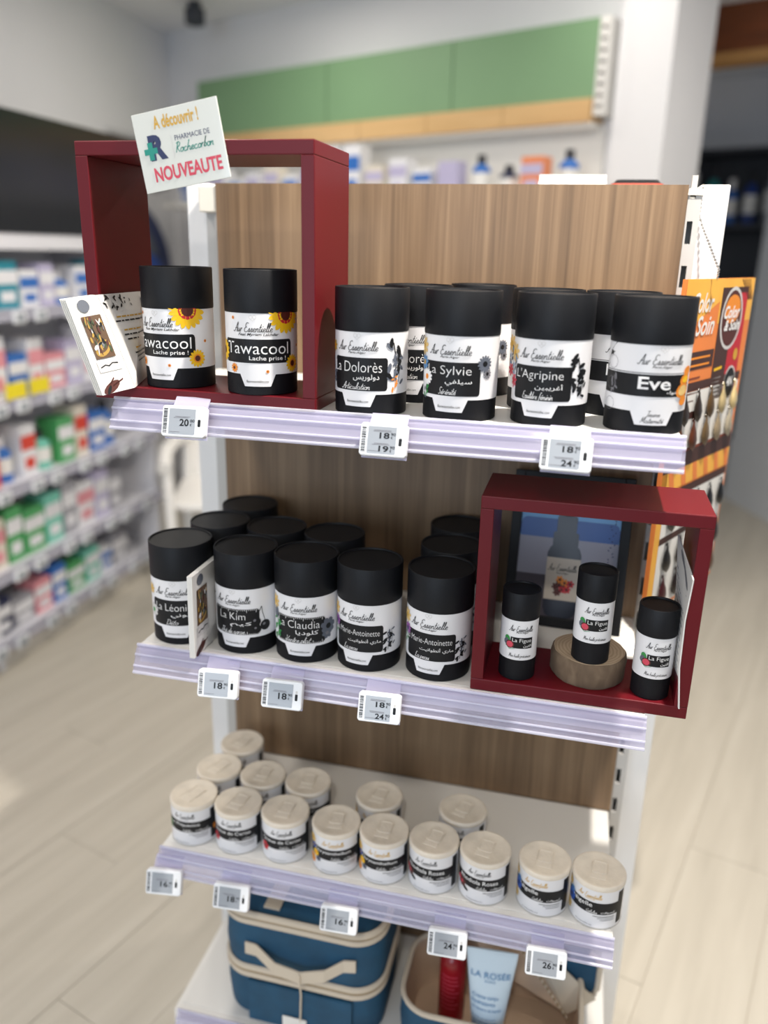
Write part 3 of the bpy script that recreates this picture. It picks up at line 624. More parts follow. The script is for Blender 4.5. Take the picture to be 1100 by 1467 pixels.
ta = tea_tube('tawa', 'black tube with sunflower label standing next to the leaflets in the red box', (.066, -.246, BF), -7)
dup(ta, (.178, -.2545, BF), R_(14), 'black tube with sunflower label, the one farther from the leaflets in the red box')
td = tea_tube('dol', 'black tube with dark leaf sprig label, front row next to the upper red box', (.313, -.252, Z1), -7)
dup(td, (.346, -.150, Z1), R_(-6), 'black tube with dark leaf sprig label, standing behind its twin near the red box')
ts = tea_tube('syl', 'black tube with white daisies on its label, front row of the top shelf', (.418, -.250, Z1), -8)
dup(ts, (.417, -.072, Z1), R_(-6), 'black tube half hidden behind the daisy label tube')
tg = tea_tube('agr', 'black tube with scattered dark leaves and pink flower label, front row of top shelf', (.519, -.246, Z1), -13)
dup(tg, (.506, -.155, Z1), R_(-8), 'black tube half hidden behind the scattered leaf label tube')
te = tea_tube('eve', 'black tube with orange fruit and full black band, at the shelf end in front', (.622, -.249, Z1), -1)
dup(te, (.592, -.155, Z1), R_(-2), 'black tube with full black band, behind the orange fruit tube')
tl = tea_tube('leo', 'black tube beside the upright leaflet stack at the end of the middle shelf', (.043, -.231, Z2), 10)
tk = tea_tube('kim', 'black tube with black cherries on its label on the middle shelf', (.1385, -.231, Z2), -3)
tc_ = tea_tube('cla', 'black tube with green leaf and dark flower label on the middle shelf', (.2245, -.232, Z2), 5)
tm = tea_tube('mar', 'black tube with violet flower label next to the green leaf label tube', (.311, -.232, Z2), -8)
dup(tm, (.404, -.231, Z2), R_(-8), 'black tube with violet flower label next to the lower red box')
dup(tl, (.061, -.143, Z2), R_(5), 'black tube in the second row behind the tube at the shelf end')
dup(tl, (.071, -.055, Z2), R_(0), 'black tube in the third row against the oak panel by the post')
dup(tk, (.149, -.143, Z2), R_(0), 'black tube in the second row behind the cherry label tube')
dup(tc_, (.2365, -.146, Z2), R_(4), 'black tube in the second row behind the green leaf label tube')
dup(tm, (.403, -.143, Z2), R_(-8), 'black tube in the second row beside the lower red box')
dup(tm, (.400, -.056, Z2), R_(-8), 'black tube in the third row near the lower red box')

# slim oil tubes in the lower red box
def slim_tube(label, loc, rz):
    t = thing('slim_tube', label, 'tube', loc, R_(rz)); r = .0232
    tube_core(t, .1155, r, .083)
    r2 = r - .0004
    lb = MB().lathe([(r2, .0285), (r2, .0822)], 'label_white', 48).build('label', t)
    p = Print(cyl(r2)); q = Print(cyl(r2)); il = Print(cyl(r2))
    p.script('Aur Essentielle', .002, .0708, .030, .0075, 'ink_black', .0005); p.text('Paris-Alger', .003, .0655, .015, .0025, 'ink_black', .3, .012)
    q.rect(-.011, .0165, .0445, .0590, 'ink_black', 1, 0, 14)
    p.text('La Figue', .003, .0545, .0235, .0064, 'ink_white', 0, -.004); p.text(arabic('التين'), .010, .0480, .010, .0042, 'ink_white', 0, .01)
    p.script('Mon huile précieuse', .002, .0350, .028, .0048, 'ink_black', .00035)
    il.ell(-.0115, .0490, .0055, .0052, 'ink_brown', 0, 3, 16); il.ell(-.0115, .0490, .0042, .0040, 'ink_rose', 0, 3.5); il.ell(-.0150, .0555, .0035, .0048, 'ink_green', .3, 2.6); il.ell(-.0165, .052, .0032, .0042, 'ink_slate', -.2, 2.8)
    il.line([(-.018, .047), (-.012, .0425), (-.005, .044)], .0005, 'ink_green', 2)
    q.build('name_panel', lb); p.build('lettering', lb); il.build('illustration', lb, .003); return t
BF2 = Z2 + .0155
SLH = .033
st = slim_tube('slim black tube with fig label standing in the box beside the tea tubes side', (.507, -.247, BF2), 6)
st['label'] = 'slim black tube with fig label on the red box floor, beside the framed picture'
dup(st, (.594, -.243, BF2 + SLH), R_(4), 'slim black tube with fig label standing on the wooden slice')
dup(st, (.6675, -.249, BF2), R_(3), 'slim black tube with fig label next to the curled leaflet')
wood_mat('bark', (srgb(60, 48, 36), srgb(110, 92, 74), srgb(150, 130, 106)), (60, 60, 25), .85)
m = bpy.data.materials.new('log_end'); m.use_nodes = True; MATS['log_end'] = m; nt = m.node_tree
wv = nt.nodes.new('ShaderNodeTexWave'); wv.wave_type = 'RINGS'; wv.rings_direction = 'Z'; wv.inputs['Scale'].default_value = 75; wv.inputs['Distortion'].default_value = 3; wv.inputs['Detail'].default_value = 3
tcn = nt.nodes.new('ShaderNodeTexCoord'); nt.links.new(tcn.outputs['Object'], wv.inputs[0]); rp = nt.nodes.new('ShaderNodeValToRGB')
rp.color_ramp.elements[0].color = (*srgb(172, 148, 120), 1); rp.color_ramp.elements[1].color = (*srgb(192, 170, 142), 1); nt.links.new(wv.outputs[0], rp.inputs[0]); nt.links.new(rp.outputs[0], nt.nodes['Principled BSDF'].inputs['Base Color']); nt.nodes['Principled BSDF'].inputs['Roughness'].default_value = .7
sl = thing('wood_slice', 'round log slice with bark used as a pedestal in the lower red box', 'wood slice', (.594, -.2205, BF2))
wb = lambda a, z: 1 + .015 * math.sin(3 * a + 1) + .012 * math.sin(7 * a + z * 90) + .006 * math.sin(17 * a + z * 300)
MB().lathe([(.044, 0), (.0462, .004), (.0458, .012), (.0466, .022), (.0455, .030), (.0440, SLH - .0006)], 'bark', 64, wob=wb).build('bark_ring', sl)
MB().lathe([(.0435, SLH - .004), (.0435, SLH)], 'log_end', 64, wob=wb).build('cut_face', sl)

# framed picture behind the lower box
fr = thing('picture_frame', 'black framed picture of a dropper bottle leaning on the oak panel', 'picture', (.5555, -.066, Z2)); fr.rotation_euler = (R_(-12), 0, R_(-2))
for x0, x1, z0, z1 in ((-.084, -.070, 0, .225), (.070, .084, 0, .225), (-.070, .070, 0, .014), (-.070, .070, .211, .225)):
    MB().box(x0, x1, -.006, .010, z0, z1, 'ink_black').build('frame_bar', fr, .001)
MB().box(-.070, .070, 0, .004, .014, .211, 'ink_sky').build('picture_sheet', fr); p = Print(flat(0)); p.L = .0002
mat('pic_sea', srgb(60, 95, 160), .4); mat('pic_sand', srgb(150, 150, 165), .4); mat('pic_land', srgb(70, 64, 74), .5); mat('pic_sky', srgb(110, 165, 215), .4); mat('pic_bottle', srgb(22, 22, 38), .3); mat('pic_label', srgb(200, 190, 176), .5)
p.rect(-.07, .07, .150, .211, 'pic_sky', 1); p.rect(-.07, .07, .125, .158, 'pic_sea', 1.5, .01); p.rect(-.07, .07, .06, .130, 'pic_sand', 2); p.rect(-.07, .07, .014, .075, 'pic_land', 2.5)
p.rect(-.028, .020, .014, .122, 'pic_bottle', 4, .014); p.rect(-.022, .014, .118, .140, 'pic_bottle', 4.4, .003); p.rect(-.018, .010, .138, .165, 'pic_bottle', 4.6, .004); p.rect(-.011, .004, .163, .208, 'pic_bottle', 4.6, .004)
p.rect(-.028, .020, .040, .102, 'pic_label', 5.5); p.script('Aur Essentielle', -.004, .088, .042, .010, 'ink_black', .0006, 7); p.text('Paris-Alger', -.004, .0795, .018, .003, 'ink_black', .3, .01, 7)
for i in range(9): p.flower(-.004 + .011 * math.cos(i * 2.4) * (i / 9 + .3), .061 + .010 * math.sin(i * 2.4) * (i / 9 + .3), .006, ('ink_orange', 'ink_brown', 'ink_red')[i % 3], 'ink_brown', 6, .3, 6 + .2 * i)
for i in range(40): p.ell(.060 + .004 * math.sin(i * 1.7), .03 + i * .0043, .0016, .0008, 'ink_navy', i, 3.2, 6)
p.build('picture_print', fr)

# ---------------------------------------------------------------- cans
def can(kind, label, loc, rz, tab=0):
    t = thing('paper_can', label, 'can', loc, R_(rz)); r = .0352
    MB().lathe([(r - .001, 0), (r, .0008), (r, .0625)], 'can_label', 56).build('body', t)
    MB().lathe([(r + .0004, .0005), (r + .0006, .0012), (r + .0004, .002)], 'strip_grey', 56).build('bottom_rim', t)
    ld = MB().lathe([(r + .0004, .0615), (r + .0009, .0625), (r + .0009, .0668), (r - .0004, .0686), (r - .003, .0690), (r - .0045, .0684), (.0001, .0684)], 'lid_beige', 56).build('lid', t)
    c, s = math.cos(tab), math.sin(tab)
    def rot(v): return [(x * c - y * s, x * s + y * c, z) for x, y, z in v]
    MB().loops([rot(rr(.0205, .0250, .004, .0683, 4, 0, .004)), rot(rr(.0200, .0245, .004, .0694, 4, 0, .004)), rot(rr(.0165, .0205, .003, .0694, 4, 0, .004)), rot(rr(.0160, .0200, .003, .0688, 4, 0, .004))], 'lid_beige', True, True, False).build('tear_tab', ld)
    MB().loops([rot(rr(.0205, .0085, .001, .0683, 2, 0, -.0145)), rot(rr(.0200, .0080, .001, .0689, 2, 0, -.0145))], 'lid_beige', True, True, False).build('tab_step', ld)
    for sx in (-1, 1): MB().loops([rot(rr(.0008, .036, .0003, .0683, 2, sx * .0112, -.001)), rot(rr(.0008, .036, .0003, .0690, 2, sx * .0112, -.001))], 'lid_beige', True, True, False).build('tab_groove', ld)
    nm, wn, yl = {'piq': ('La Piquante', .050, 0), 'cer': ('Queue de Cerise', .062, 0), 'chr': ('Chrysanthellum', .057, 1), 'rho': ('Rhodiola Rosea', .058, 0), 'nig': ('Nigelle', .030, 1)}[kind]
    p = Print(cyl(r)); q = Print(cyl(r)); il = Print(cyl(r)); ink = 'ink_gold' if yl else 'ink_black'
    p.script('Aur Essentielle', -.002, .0530, .034, .0078, ink, .0005); p.text('PARIS-ALGER', -.002, .0475, .013, .0018, ink)
    q.rect(-.046, .046, .0245, .0430, 'ink_black', 1, 0, 26); q.rect(.0385, .050, .006, .058, 'ink_black', 1, 0, 4)
    p.text(nm, (-.004 if kind != 'nig' else -.013), .0372, wn, .0068 if kind != 'nig' else .0085, 'ink_white', 0, .004)
    p.script('Gélules', .002, .0282, .016, .0048, 'ink_white', .0004); p.text(arabic('كبسولات'.replace('ك', 'ك')), .024, .0280, .020, .0042, 'ink_white', 0, .012)
    for i, (a, b) in enumerate(((.004, .034), (.010, .034), (.014, .034))): q.rect(a, b, .0205 - i * .0028, .0214 - i * .0028, 'ink_black' if i == 0 else 'ink_grey', 1, 0, 6)
    p.text('fleuressentielles.com', -.008, .006, .024, .0019, 'ink_black', .2)
    if kind == 'piq': il.sprig(-.031, .030, .007, 'ink_green', 9, 2); il.ell(.046, .024, .003, .005, 'ink_orange', 0, 3)
    if kind == 'cer': il.flower(-.031, .0235, .0075, 'ink_red', 'ink_brown', 6, .4, 3); il.line([(-.031, .026), (-.028, .038)], .0006, 'ink_brown', 3)
    if kind == 'chr': il.flower(-.031, .030, .006, 'ink_yellow', 'ink_orange', 9, .3, 3); il.flower(-.026, .022, .005, 'ink_slate', 'ink_navy', 7, .3, 3); il.flower(-.040, .016, .008, 'ink_orange', 'ink_gold', 8, .3, 3); il.flower(-.040, .050, .008, 'ink_cream', 'ink_gold', 8, .3, 2); il.flower(-.036, .040, .005, 'ink_blue', 'ink_gold', 7, .3, 3)
    if kind == 'rho': il.flower(-.030, .026, .008, 'ink_brown', 'ink_rose', 7, .35, 3); il.ell(-.024, .019, .007, .0025, 'ink_black', -.4, 3); il.flower(-.036, .030, .004, 'ink_rose', 'ink_red', 6, .35, 4)
    if kind == 'nig': il.flower(-.033, .034, .009, 'ink_blue', 'ink_navy', 8, .32, 3); il.flower(-.031, .044, .005, 'ink_sky', 'ink_blue', 7, .32, 3); il.flower(-.040, .016, .009, 'ink_cream', 'ink_gold', 7, .35, 2); il.flower(-.040, .052, .007, 'ink_cream', 'ink_gold', 7, .35, 2)
    q.build('black_band', MB_parent(t), .002); p.build('lettering', MB_parent(t), .004); il.build('illustration', MB_parent(t), .003); return t
def MB_parent(t): return [c for c in t.children if c.name.startswith('body')][0]
c1 = can('piq', 'white paper can with green sprig label at the end of the front row', (.036, -.222, Z3), 4, -.45)
c2 = can('cer', 'white paper can with red fruit label, next to the green sprig can', (.109, -.221, Z3), 7, -.25)
dup(c2, (.184, -.220, Z3), R_(13), 'white paper can with red fruit label, next to the yellow flower cans')
c3 = can('chr', 'white paper can with yellow flowers label, next to a red fruit can', (.264, -.222, Z3), 12, -.1)
dup(c3, (.3365, -.222, Z3), R_(5), 'white paper can with yellow flowers label, next to a brown root can')
c4 = can('rho', 'white paper can with brown flower label, next to a yellow flower can', (.410, -.221, Z3), -5, -.12)
dup(c4, (.4835, -.222, Z3), R_(-2), 'white paper can with brown flower label, next to a blue flower can')
c5 = can('nig', 'white paper can with blue flower label, next to a brown flower can', (.566, -.221, Z3), -12, .15)
dup(c5, (.639, -.223, Z3), R_(-14), 'white paper can with blue flower label at the shelf end')
dup(c1, (.052, -.0745, Z3), R_(10), 'plain lidded paper can at the back against the post')
dup(c1, (.044, -.1485, Z3), R_(6), 'paper can in the second row behind the green sprig can')
dup(c2, (.119, -.1475, Z3), R_(12), 'paper can in the second row behind the first red fruit can')
dup(c2, (.194, -.1455, Z3), R_(20), 'paper can in the second row behind the second red fruit can')
dup(c3, (.3105, -.1495, Z3), R_(0), 'paper can in the second row behind the yellow flower cans')
dup(c4, (.4400, -.1470, Z3), R_(-10), 'paper can in the second row behind the brown flower cans')

# ---------------------------------------------------------------- cards, leaflets, sign
# laminated announcement card fixed to the front of the upper red box
sg = thing('announcement_card', 'tilted laminated card announcing a novelty fixed on the upper red box', 'sign', (.106, -.2945, 1.483)); sg.rotation_euler = (0, R_(-10), 0)
mat('laminate', (.70, .72, .68), .12, coat=.6)
MB().box(-.0515, .0515, -.0016, 0, -.0405, .0405, 'laminate').build('card', sg, .0004)
p = Print(flat(-.0016)); p.L = .00012
p.text('A découvrir !', .000, .0285, .054, .0135, 'ink_gold', 0, .025)
p.text('PHARMACIE DE', .016, .0095, .042, .0052, 'ink_navy', 0, 0); p.script('Rochecorbon', .017, .0000, .048, .0105, 'ink_teal', .0009)
p.text('R', -.027, .004, .021, .026, 'ink_navy', 0, .06); p.rect(-.044, -.028, -.002, .004, 'ink_teal', 3.2); p.rect(-.039, -.033, -.008, .010, 'ink_teal', 3.3)
p.line([(-.0095, .014), (-.0095, -.010)], .0005, 'ink_pale')
p.text('NOUVEAUTE', .004, -.0235, .082, .0150, 'ink_rose', 0, .03); p.build('lettering', sg, .003)
# leaflet stack leaning in the upper red box
lf = thing('leaflet_stack', 'stack of folded white leaflets leaning beside the sunflower tube in the red box', 'leaflets', (0, 0, 0))
def sheet(a, b, c, d, th, m, name, par):    # quad a,b (bottom) c,d (top) with thickness
    A, B, C_, D = map(Vector, (a, b, c, d)); n = (B - A).cross(D - A).normalized() * th
    vs = [A, B, C_, D, A - n, B - n, C_ - n, D - n]
    return MB().add(vs, [(0, 1, 2, 3), (7, 6, 5, 4), (0, 4, 5, 1), (1, 5, 6, 2), (2, 6, 7, 3), (3, 7, 4, 0)], m).build(name, par)
def qmap(a, b, d):
    A, B, D = map(Vector, (a, b, d)); n = (B - A).cross(D - A).normalized()
    return lambda u, v, o: tuple(A + (B - A) * u + (D - A) * v + n * o)
fa, fb, fd, fc = (.010, -.335, 1.211), (.032, -.300, 1.2165), (-.028, -.335, 1.319), (-.009, -.300, 1.323)
for i in range(4):
    o = .0024 * i; s_ = sheet((fa[0] - o, fa[1], fa[2]), (fb[0] - o, fb[1], fb[2]), (fc[0] - o, fc[1], fc[2]), (fd[0] - o, fd[1], fd[2]), .0014, 'paper', 'leaflet_cover', lf)
    if i == 0: front = s_
mat('pic_leaf', srgb(58, 74, 48), .5); mat('pic_brown', srgb(92, 66, 42), .5); mat('pic_gold', srgb(176, 140, 60), .4)
def cover_print(p, k=1):
    p.rect(.22, .80, .36, .80, 'pic_brown', 1, 0, 2); p.rect(.18, .86, .22, .34, 'paper_grey', 1, 0, 2); p.ell(.52, .46, .25, .075, 'pic_gold', .15, 2, 16); p.ell(.52, .47, .19, .05, 'pic_brown', .15, 2.4, 16); g2 = random.Random(4)
    for i in range(46):
        a, b = .27 + .48 * g2.random(), .44 + .33 * g2.random(); p.ell(a, b, .03 + .05 * g2.random(), .012 + .02 * g2.random(), g2.choice(('ink_black', 'pic_leaf', 'pic_gold', 'ink_brown', 'ink_pale', 'ink_grey', 'pic_leaf')), g2.random() * 3, 2.5 + .03 * i, 7)
    p.ell(.42, .905, .17, .065, 'ink_slate', 0, 2, 16)
    p.ell(.35, .06, .28, .05, 'ink_brown', .15, 2); p.ell(.25, .035, .1, .025, 'ink_black', .4, 2.5); p.line([(.3, .08), (.5, .15)], .02, 'ink_brown'); p.line([(.4, .07), (.75, .12)], .015, 'ink_brown')
    p.line([(.25, .27), (.4, .29), (.5, .275), (.62, .30), (.78, .29)], .012, 'ink_black')
def page_print(p):
    g_ = random.Random(5)
    for i in range(16): p.ell(.05 + .40 * g_.random(), .84 + .14 * g_.random(), .035, .012, 'ink_black', g_.random() * 3, 2 + .05 * i, 7)
    for i in range(4): p.ell(.5 + .4 * g_.random(), .80 + .15 * g_.random(), .02, .01, 'ink_black', g_.random() * 3, 2, 7)
    p.ell(.93, .88, .05, .06, 'ink_black', .3, 2); p.ell(.93, .885, .025, .03, 'paper', .3, 3)
    for v, a, b, c in ((.745, .2, .95, 'ink_gold'), (.70, .15, .85, 'ink_black'), (.60, .25, .7, 'ink_gold'), (.55, .22, .95, 'ink_black'), (.50, .25, .5, 'ink_black'), (.40, .35, .6, 'ink_gold'), (.345, .3, .95, 'ink_black'), (.30, .32, .9, 'ink_black'), (.25, .35, .75, 'ink_black')):
        u = a
        while u < b: L = .04 + .07 * g_.random(); p.rect(u, min(b, u + L), v, v + .016, c, 1.5, 0, 1); u += L + .02
p = Print(qmap(fa, fb, fd)); p.L = .0003; cover_print(p); p.build('cover_print', front)
pa, pb, pc, pd = (.0322, -.2995, 1.2165), (-.006, -.200, 1.2158), (-.0085, -.200, 1.3235), (-.0088, -.2995, 1.323)
pg = MB().add([pa, pb, pc, pd, (pa[0] - .001, pa[1], pa[2]), (pb[0] - .001, pb[1], pb[2]), (pc[0] - .001, pc[1], pc[2]), (pd[0] - .001, pd[1], pd[2])], [(0, 1, 2), (0, 2, 3), (6, 5, 4), (7, 6, 4), (0, 4, 5, 1), (2, 6, 7, 3), (1, 5, 6, 2)], 'paper').build('leaflet_page', lf)
def pmap(u, v, o):
    A, B, C_, D = map(Vector, (pa, pb, pc, pd)); q = A + (B - A) * u + (D - A) * v + (A - B + C_ - D) * (u * v if u + v <= 0 else min(u, v)) * 1.0
    q = A + (B - A) * u + (C_ - B) * v if u >= v else A + (D - A) * v + (C_ - D) * u
    return (q.x + o + .0004, q.y, q.z)
p = Print(pmap); p.L = .0003; page_print(p); p.build('page_print', pg)
# upright stack of leaflets between two tubes on the middle shelf
l2 = thing('leaflet_stack', 'upright stack of white leaflets standing between two tubes on the middle shelf', 'leaflets', (0, 0, 0))
for i in range(4):
    x = .0932 - .0018 * i
    s_ = sheet((x, -.304, .8635), (x + .0008, -.212, .8635), (x + .0016, -.212, .979), (x + .0020, -.304, .979), .0016, 'paper', 'leaflet_cover', l2)
    if i == 0: fx = x
p = Print(qmap((fx, -.304, .8635), (fx + .0008, -.212, .8635), (fx + .0020, -.304, .979))); p.L = .0003; p.mp0 = p.mp; p.mp = lambda u, v, o: p.mp0(u * .55, v, o); cover_print(p)
p.line([(1.3, .75), (1.45, .85)], .05, 'ink_brown'); p.line([(1.25, .6), (1.5, .66)], .03, 'ink_brown'); p.line([(1.3, .45), (1.5, .5)], .03, 'ink_rose'); p.line([(1.3, .35), (1.5, .4)], .03, 'ink_rose'); p.build('cover_print', l2.children[0])
# curled leaflet leaning on the right board of the lower box
l3 = thing('leaflet', 'thin curled leaflet leaning against the side board of the lower red box', 'leaflet', (0, 0, 0))
xs = [(.6985, -.283, BF2 + .0005), (.6925, -.283, .93), (.6910, -.283, .99), (.6935, -.283, 1.040)]; ys = [(.6935, -.196, BF2 + .0005), (.6905, -.196, .93), (.6885, -.196, 1.0), (.682, -.200, 1.064)]
vs = xs + ys + [(x + .0014, y, z) for x, y, z in xs + ys]; fs = []
for j in range(3): fs += [(j, j + 1, j + 5, j + 4), (j + 8, j + 12, j + 13, j + 9), (j, j + 8, j + 9, j + 1), (j + 4, j + 5, j + 13, j + 12)]
fs += [(0, 4, 12, 8), (3, 11, 15, 7)]
ls = MB().add(vs, fs, 'paper', True).build('leaflet_sheet', l3)
def lmap(u, v, o):
    t = v * 3; j = min(2, int(t)); f = t - j; a = Vector(xs[j]).lerp(Vector(xs[j + 1]), f); b = Vector(ys[j]).lerp(Vector(ys[j + 1]), f); q = a.lerp(b, u); return (q.x - o - .0003, q.y, q.z)
p = Print(lmap); p.L = .0003; g_ = random.Random(3)
for i in range(15):
    v = .16 + i * .047; u = .12
    while u < .85: L = .05 + .08 * g_.random(); p.rect(u, min(.88, u + L), v, v + .008, 'ink_slate', 1.5, 0, 1); u += L + .02
p.ell(.4, .93, .3, .03, 'ink_grey', .2, 2); p.ell(.3, .06, .16, .035, 'ink_orange', .3, 2); p.ell(.45, .10, .06, .02, 'ink_green', .3, 2); p.build('leaflet_print', ls)

# ---------------------------------------------------------------- hair colour swatch cards on the post
mat('swatch_orange', srgb(232, 132, 62), .45, vary=.08, vscale=9); mat('swatch_amber', srgb(240, 178, 70), .45, vary=.1, vscale=12); mat('swatch_dark', srgb(66, 36, 30), .5); mat('swatch_edge', srgb(70, 34, 30), .6); mat('swatch_brown', srgb(132, 62, 40), .5)
HAIR = [srgb(40, 28, 20), srgb(84, 62, 34), srgb(176, 158, 116), srgb(206, 184, 132), srgb(84, 50, 24), srgb(82, 40, 18), srgb(96, 76, 48), srgb(140, 124, 100), srgb(158, 148, 128), srgb(16, 14, 14), srgb(22, 18, 16), srgb(12, 12, 14), srgb(20, 18, 20), srgb(14, 13, 14), srgb(28, 14, 12), srgb(60, 12, 16)]
for i, c in enumerate(HAIR): mat('hair%d' % i, c, .3, vary=.25, vscale=40, stretch=(8, 8, 1))
CW = .255; crz = math.atan2(.888, .46)
def swatch_card(label, z0, z1, lower):
    t = thing('swatch_card', label, 'display card', (.6705, -.060, z0), crz); h = z1 - z0
    b = MB().box(0, CW, 0, .006, 0, h, 'swatch_orange').build('board', t); MB().box(-.0015, 0, 0, .006, 0, h, 'swatch_orange').build('board_edge', t)
    p = Print(flat(0)); p.L = .0002; k = 0
    def locks(row, n, z, u0, du, cols):
        for i in range(n):
            u = u0 + i * du; o = MB(); hm = 'hair%d' % cols[i % len(cols)]; rings = []
            for s_, wd, dx in ((0, .002, 0), (.15, .004, 0), (.4, .0105, .001), (.65, .0130, .003), (.85, .0095, .005), (1, .001, .008)):
                rings.append([(u + dx + wd * math.cos(a), -.0035 + .0035 * wd / .0115 * math.sin(a) - .001, z - s_ * .043) for a in [q * math.pi / 5 for q in range(10)]])
            o.loops(rings, hm); o.tube([(u + .0024 * math.cos(a), -.003, z + .002 + .0024 * math.sin(a)) for a in [q * .7 for q in range(9)]], .0009, hm, 5, True); o.build('hair_swatch', t)
    if not lower:
        p.poly([(0, h), (.122, h), (.122, h - .03), (0, h - .07)], 'swatch_amber', 1); p.rect(.122, CW, h - .06, h, 'swatch_amber', 1, 0, 4)
        p.text('Color', .062, h - .030, .075, .026, 'paper', .35, .02, 4); p.text('&', .030, h - .058, .018, .018, 'paper', .3, .02, 4); p.text('Soin', .078, h - .060, .066, .026, 'paper', .35, .02, 4)
        p.rect(0, .125, h - .118, h - .094, 'swatch_dark', 2, 0, 3)
        for j in range(2): p.rect(.012, .112, h - .104 - j * .010, h - .101 - j * .010, 'ink_orange', 3, 0, 1)
        for j in range(4): p.rect(.008, .085 - .012 * (j % 2), h - .131 - j * .0105, h - .1285 - j * .0105, 'swatch_brown', 2, 0, 1)
        p.rect(.128, .232, h - .168, h - .012, 'swatch_dark', 2, 0, 3); p.rect(.180, .232, h - .168, h - .02, 'ink_red', 2.2, 0, 2)
        p.ell(.176, h - .055, .042, .044, 'ink_pale', 0, 3, 24); p.ell(.176, h - .055, .037, .039, 'ink_brown', 0, 3.5, 24); p.ell(.176, h - .042, .030, .020, 'ink_orange', 0, 4, 20)
        p.text('Color', .174, h - .046, .062, .018, 'ink_white', .35, .03, 6); p.text('& Soin', .180, h - .064, .060, .016, 'ink_white', .35, .03, 6)
        p.ell(.205, h - .150, .024, .026, 'ink_pale', 0, 3, 20); p.ell(.205, h - .150, .021, .023, 'ink_black', 0, 3.4, 20); p.text('4N', .205, h - .147, .022, .014, 'ink_white', 0, .03, 5); p.ell(.214, h - .108, .009, .009, 'ink_gold', 0, 4); p.line([(.135, h - .125), (.165, h - .123)], .004, 'ink_yellow', 3)
        for j in range(5): p.rect(.134, .165 - .004 * (j % 2), h - .138 - j * .006, h - .136 - j * .006, 'ink_pale', 3, 0, 1)
        for j in range(5): p.line([(.20 + j * .008, h - .001), (.235 + j * .004, h - .03)], .002, 'ink_brown', 2.6)
        zr = .088
        p.rect(.014, CW - .01, .002, .084, 'paper', 2, 0, 3); p.rect(.014, CW - .008, zr - .003, zr + .009, 'swatch_dark', 3, 0, 3); p.rect(0, .100, .046, .056, 'swatch_dark', 4, 0, 3)
        locks(0, 5, zr - .006, .035, .047, [0, 0, 1, 2, 3]); locks(1, 5, .042, .030, .047, [4, 5, 6, 7, 8]); p.rect(0, CW, -.0, .004, 'swatch_brown', 3, 0, 2)
    else:
        p.rect(0, CW, h - .022, h, 'swatch_dark', 1.5, 0, 3); p.rect(0, CW, h - .050, h - .022, 'swatch_amber', 1, 0, 3)
        for j in range(6): p.poly([(.02 + j * .042, h - .022), (.036 + j * .042, h - .022), (.046 + j * .042, h - .050), (.030 + j * .042, h - .050)], 'swatch_orange', 2)
        p.rect(.018, CW - .006, .006, h - .062, 'paper', 2, 0, 3); p.rect(.018, CW - .004, h - .064, h - .052, 'swatch_dark', 3, 0, 3); p.rect(0, .018, 0, h - .022, 'swatch_amber', 1, 0, 1); p.rect(.018, .150, h - .128, h - .118, 'swatch_dark', 3, 0, 3)
        locks(0, 5, h - .070, .042, .047, [9, 10, 11, 12, 13]); locks(1, 5, h - .132, .042, .047, [10, 14, 10, 9, 14]); locks(2, 5, h - .182, .042, .047, [15, 14, 4, 5, 4])
    p.build('card_print', b); return t
swatch_card('orange hair colour chart with blonde hair locks hanging from the bead chain', 1.122, 1.354, False)
swatch_card('orange hair colour chart with dark hair locks below the blonde one', .885, 1.1215, True)
# bead chain
pts = [Vector((.6835, .030, ZT - .002)), Vector((.6835, .0325, ZT - .035)), Vector((.688, .030, ZT - .047)), Vector((.7125, -.002, 1.366)), Vector((.7140, .012, 1.352))]
cbm = MB(); d_ = 0
ico = [(math.sin(a) * math.cos(b), math.sin(a) * math.sin(b), math.cos(a)) for a in (.0, .8, 1.57, 2.34, 3.14) for b in [i * math.pi / 3 for i in range(6)]]
for a, b in zip(pts, pts[1:]):
    L = (b - a).length; n = max(1, int(L / .0046))
    for i in range(n):
        c = a.lerp(b, i / n); cbm.add([c + Vector(v) * .0019 for v in ico], [(j * 6 + k, j * 6 + (k + 1) % 6, (j + 1) * 6 + (k + 1) % 6, (j + 1) * 6 + k) for j in range(4) for k in range(6)], 'chrome', True)
    cbm.tube([a, b], .0005, 'chrome', 5)
chn = thing('bead_chain', 'silver bead chain hanging on the white post above the colour chart', 'chain', (0, 0, 0)); cbm.build('beads', chn)
MB().tube([(.6835, .040, ZT + .0015), (.6835, .0310, ZT + .0015), (.6835, .0305, ZT - .003)], .0016, 'cream_plastic', 8).build('hook', chn)
# things lying on top of the gondola's far side
tp = thing('paper_stack', 'stack of grey white booklets on top of the gondola', 'booklets', (.512, .15, ZT - .03))
for i in range(6): MB().box(-.05 + .001 * (i % 2), .05 - .001 * (i % 3), 0, .14, i * .0092, i * .0092 + .0088, 'paper').build('booklet', tp)
tx = thing('flat_box', 'flat black box with red edge lying on top of the gondola', 'box', (.605, .16, ZT - .03)); mat('box_red', srgb(200, 90, 70), .5)
MB().loops([rr(.075, .12, .01, .0, 4, 0, .06), rr(.075, .12, .01, .044, 4, 0, .06)], 'box_red', smooth=False).build('box_body', tx); MB().loops([rr(.070, .115, .01, .0442, 4, 0, .06), rr(.060, .10, .01, .050, 4, 0, .06)], 'ink_black', smooth=False).build('box_lid', tx)

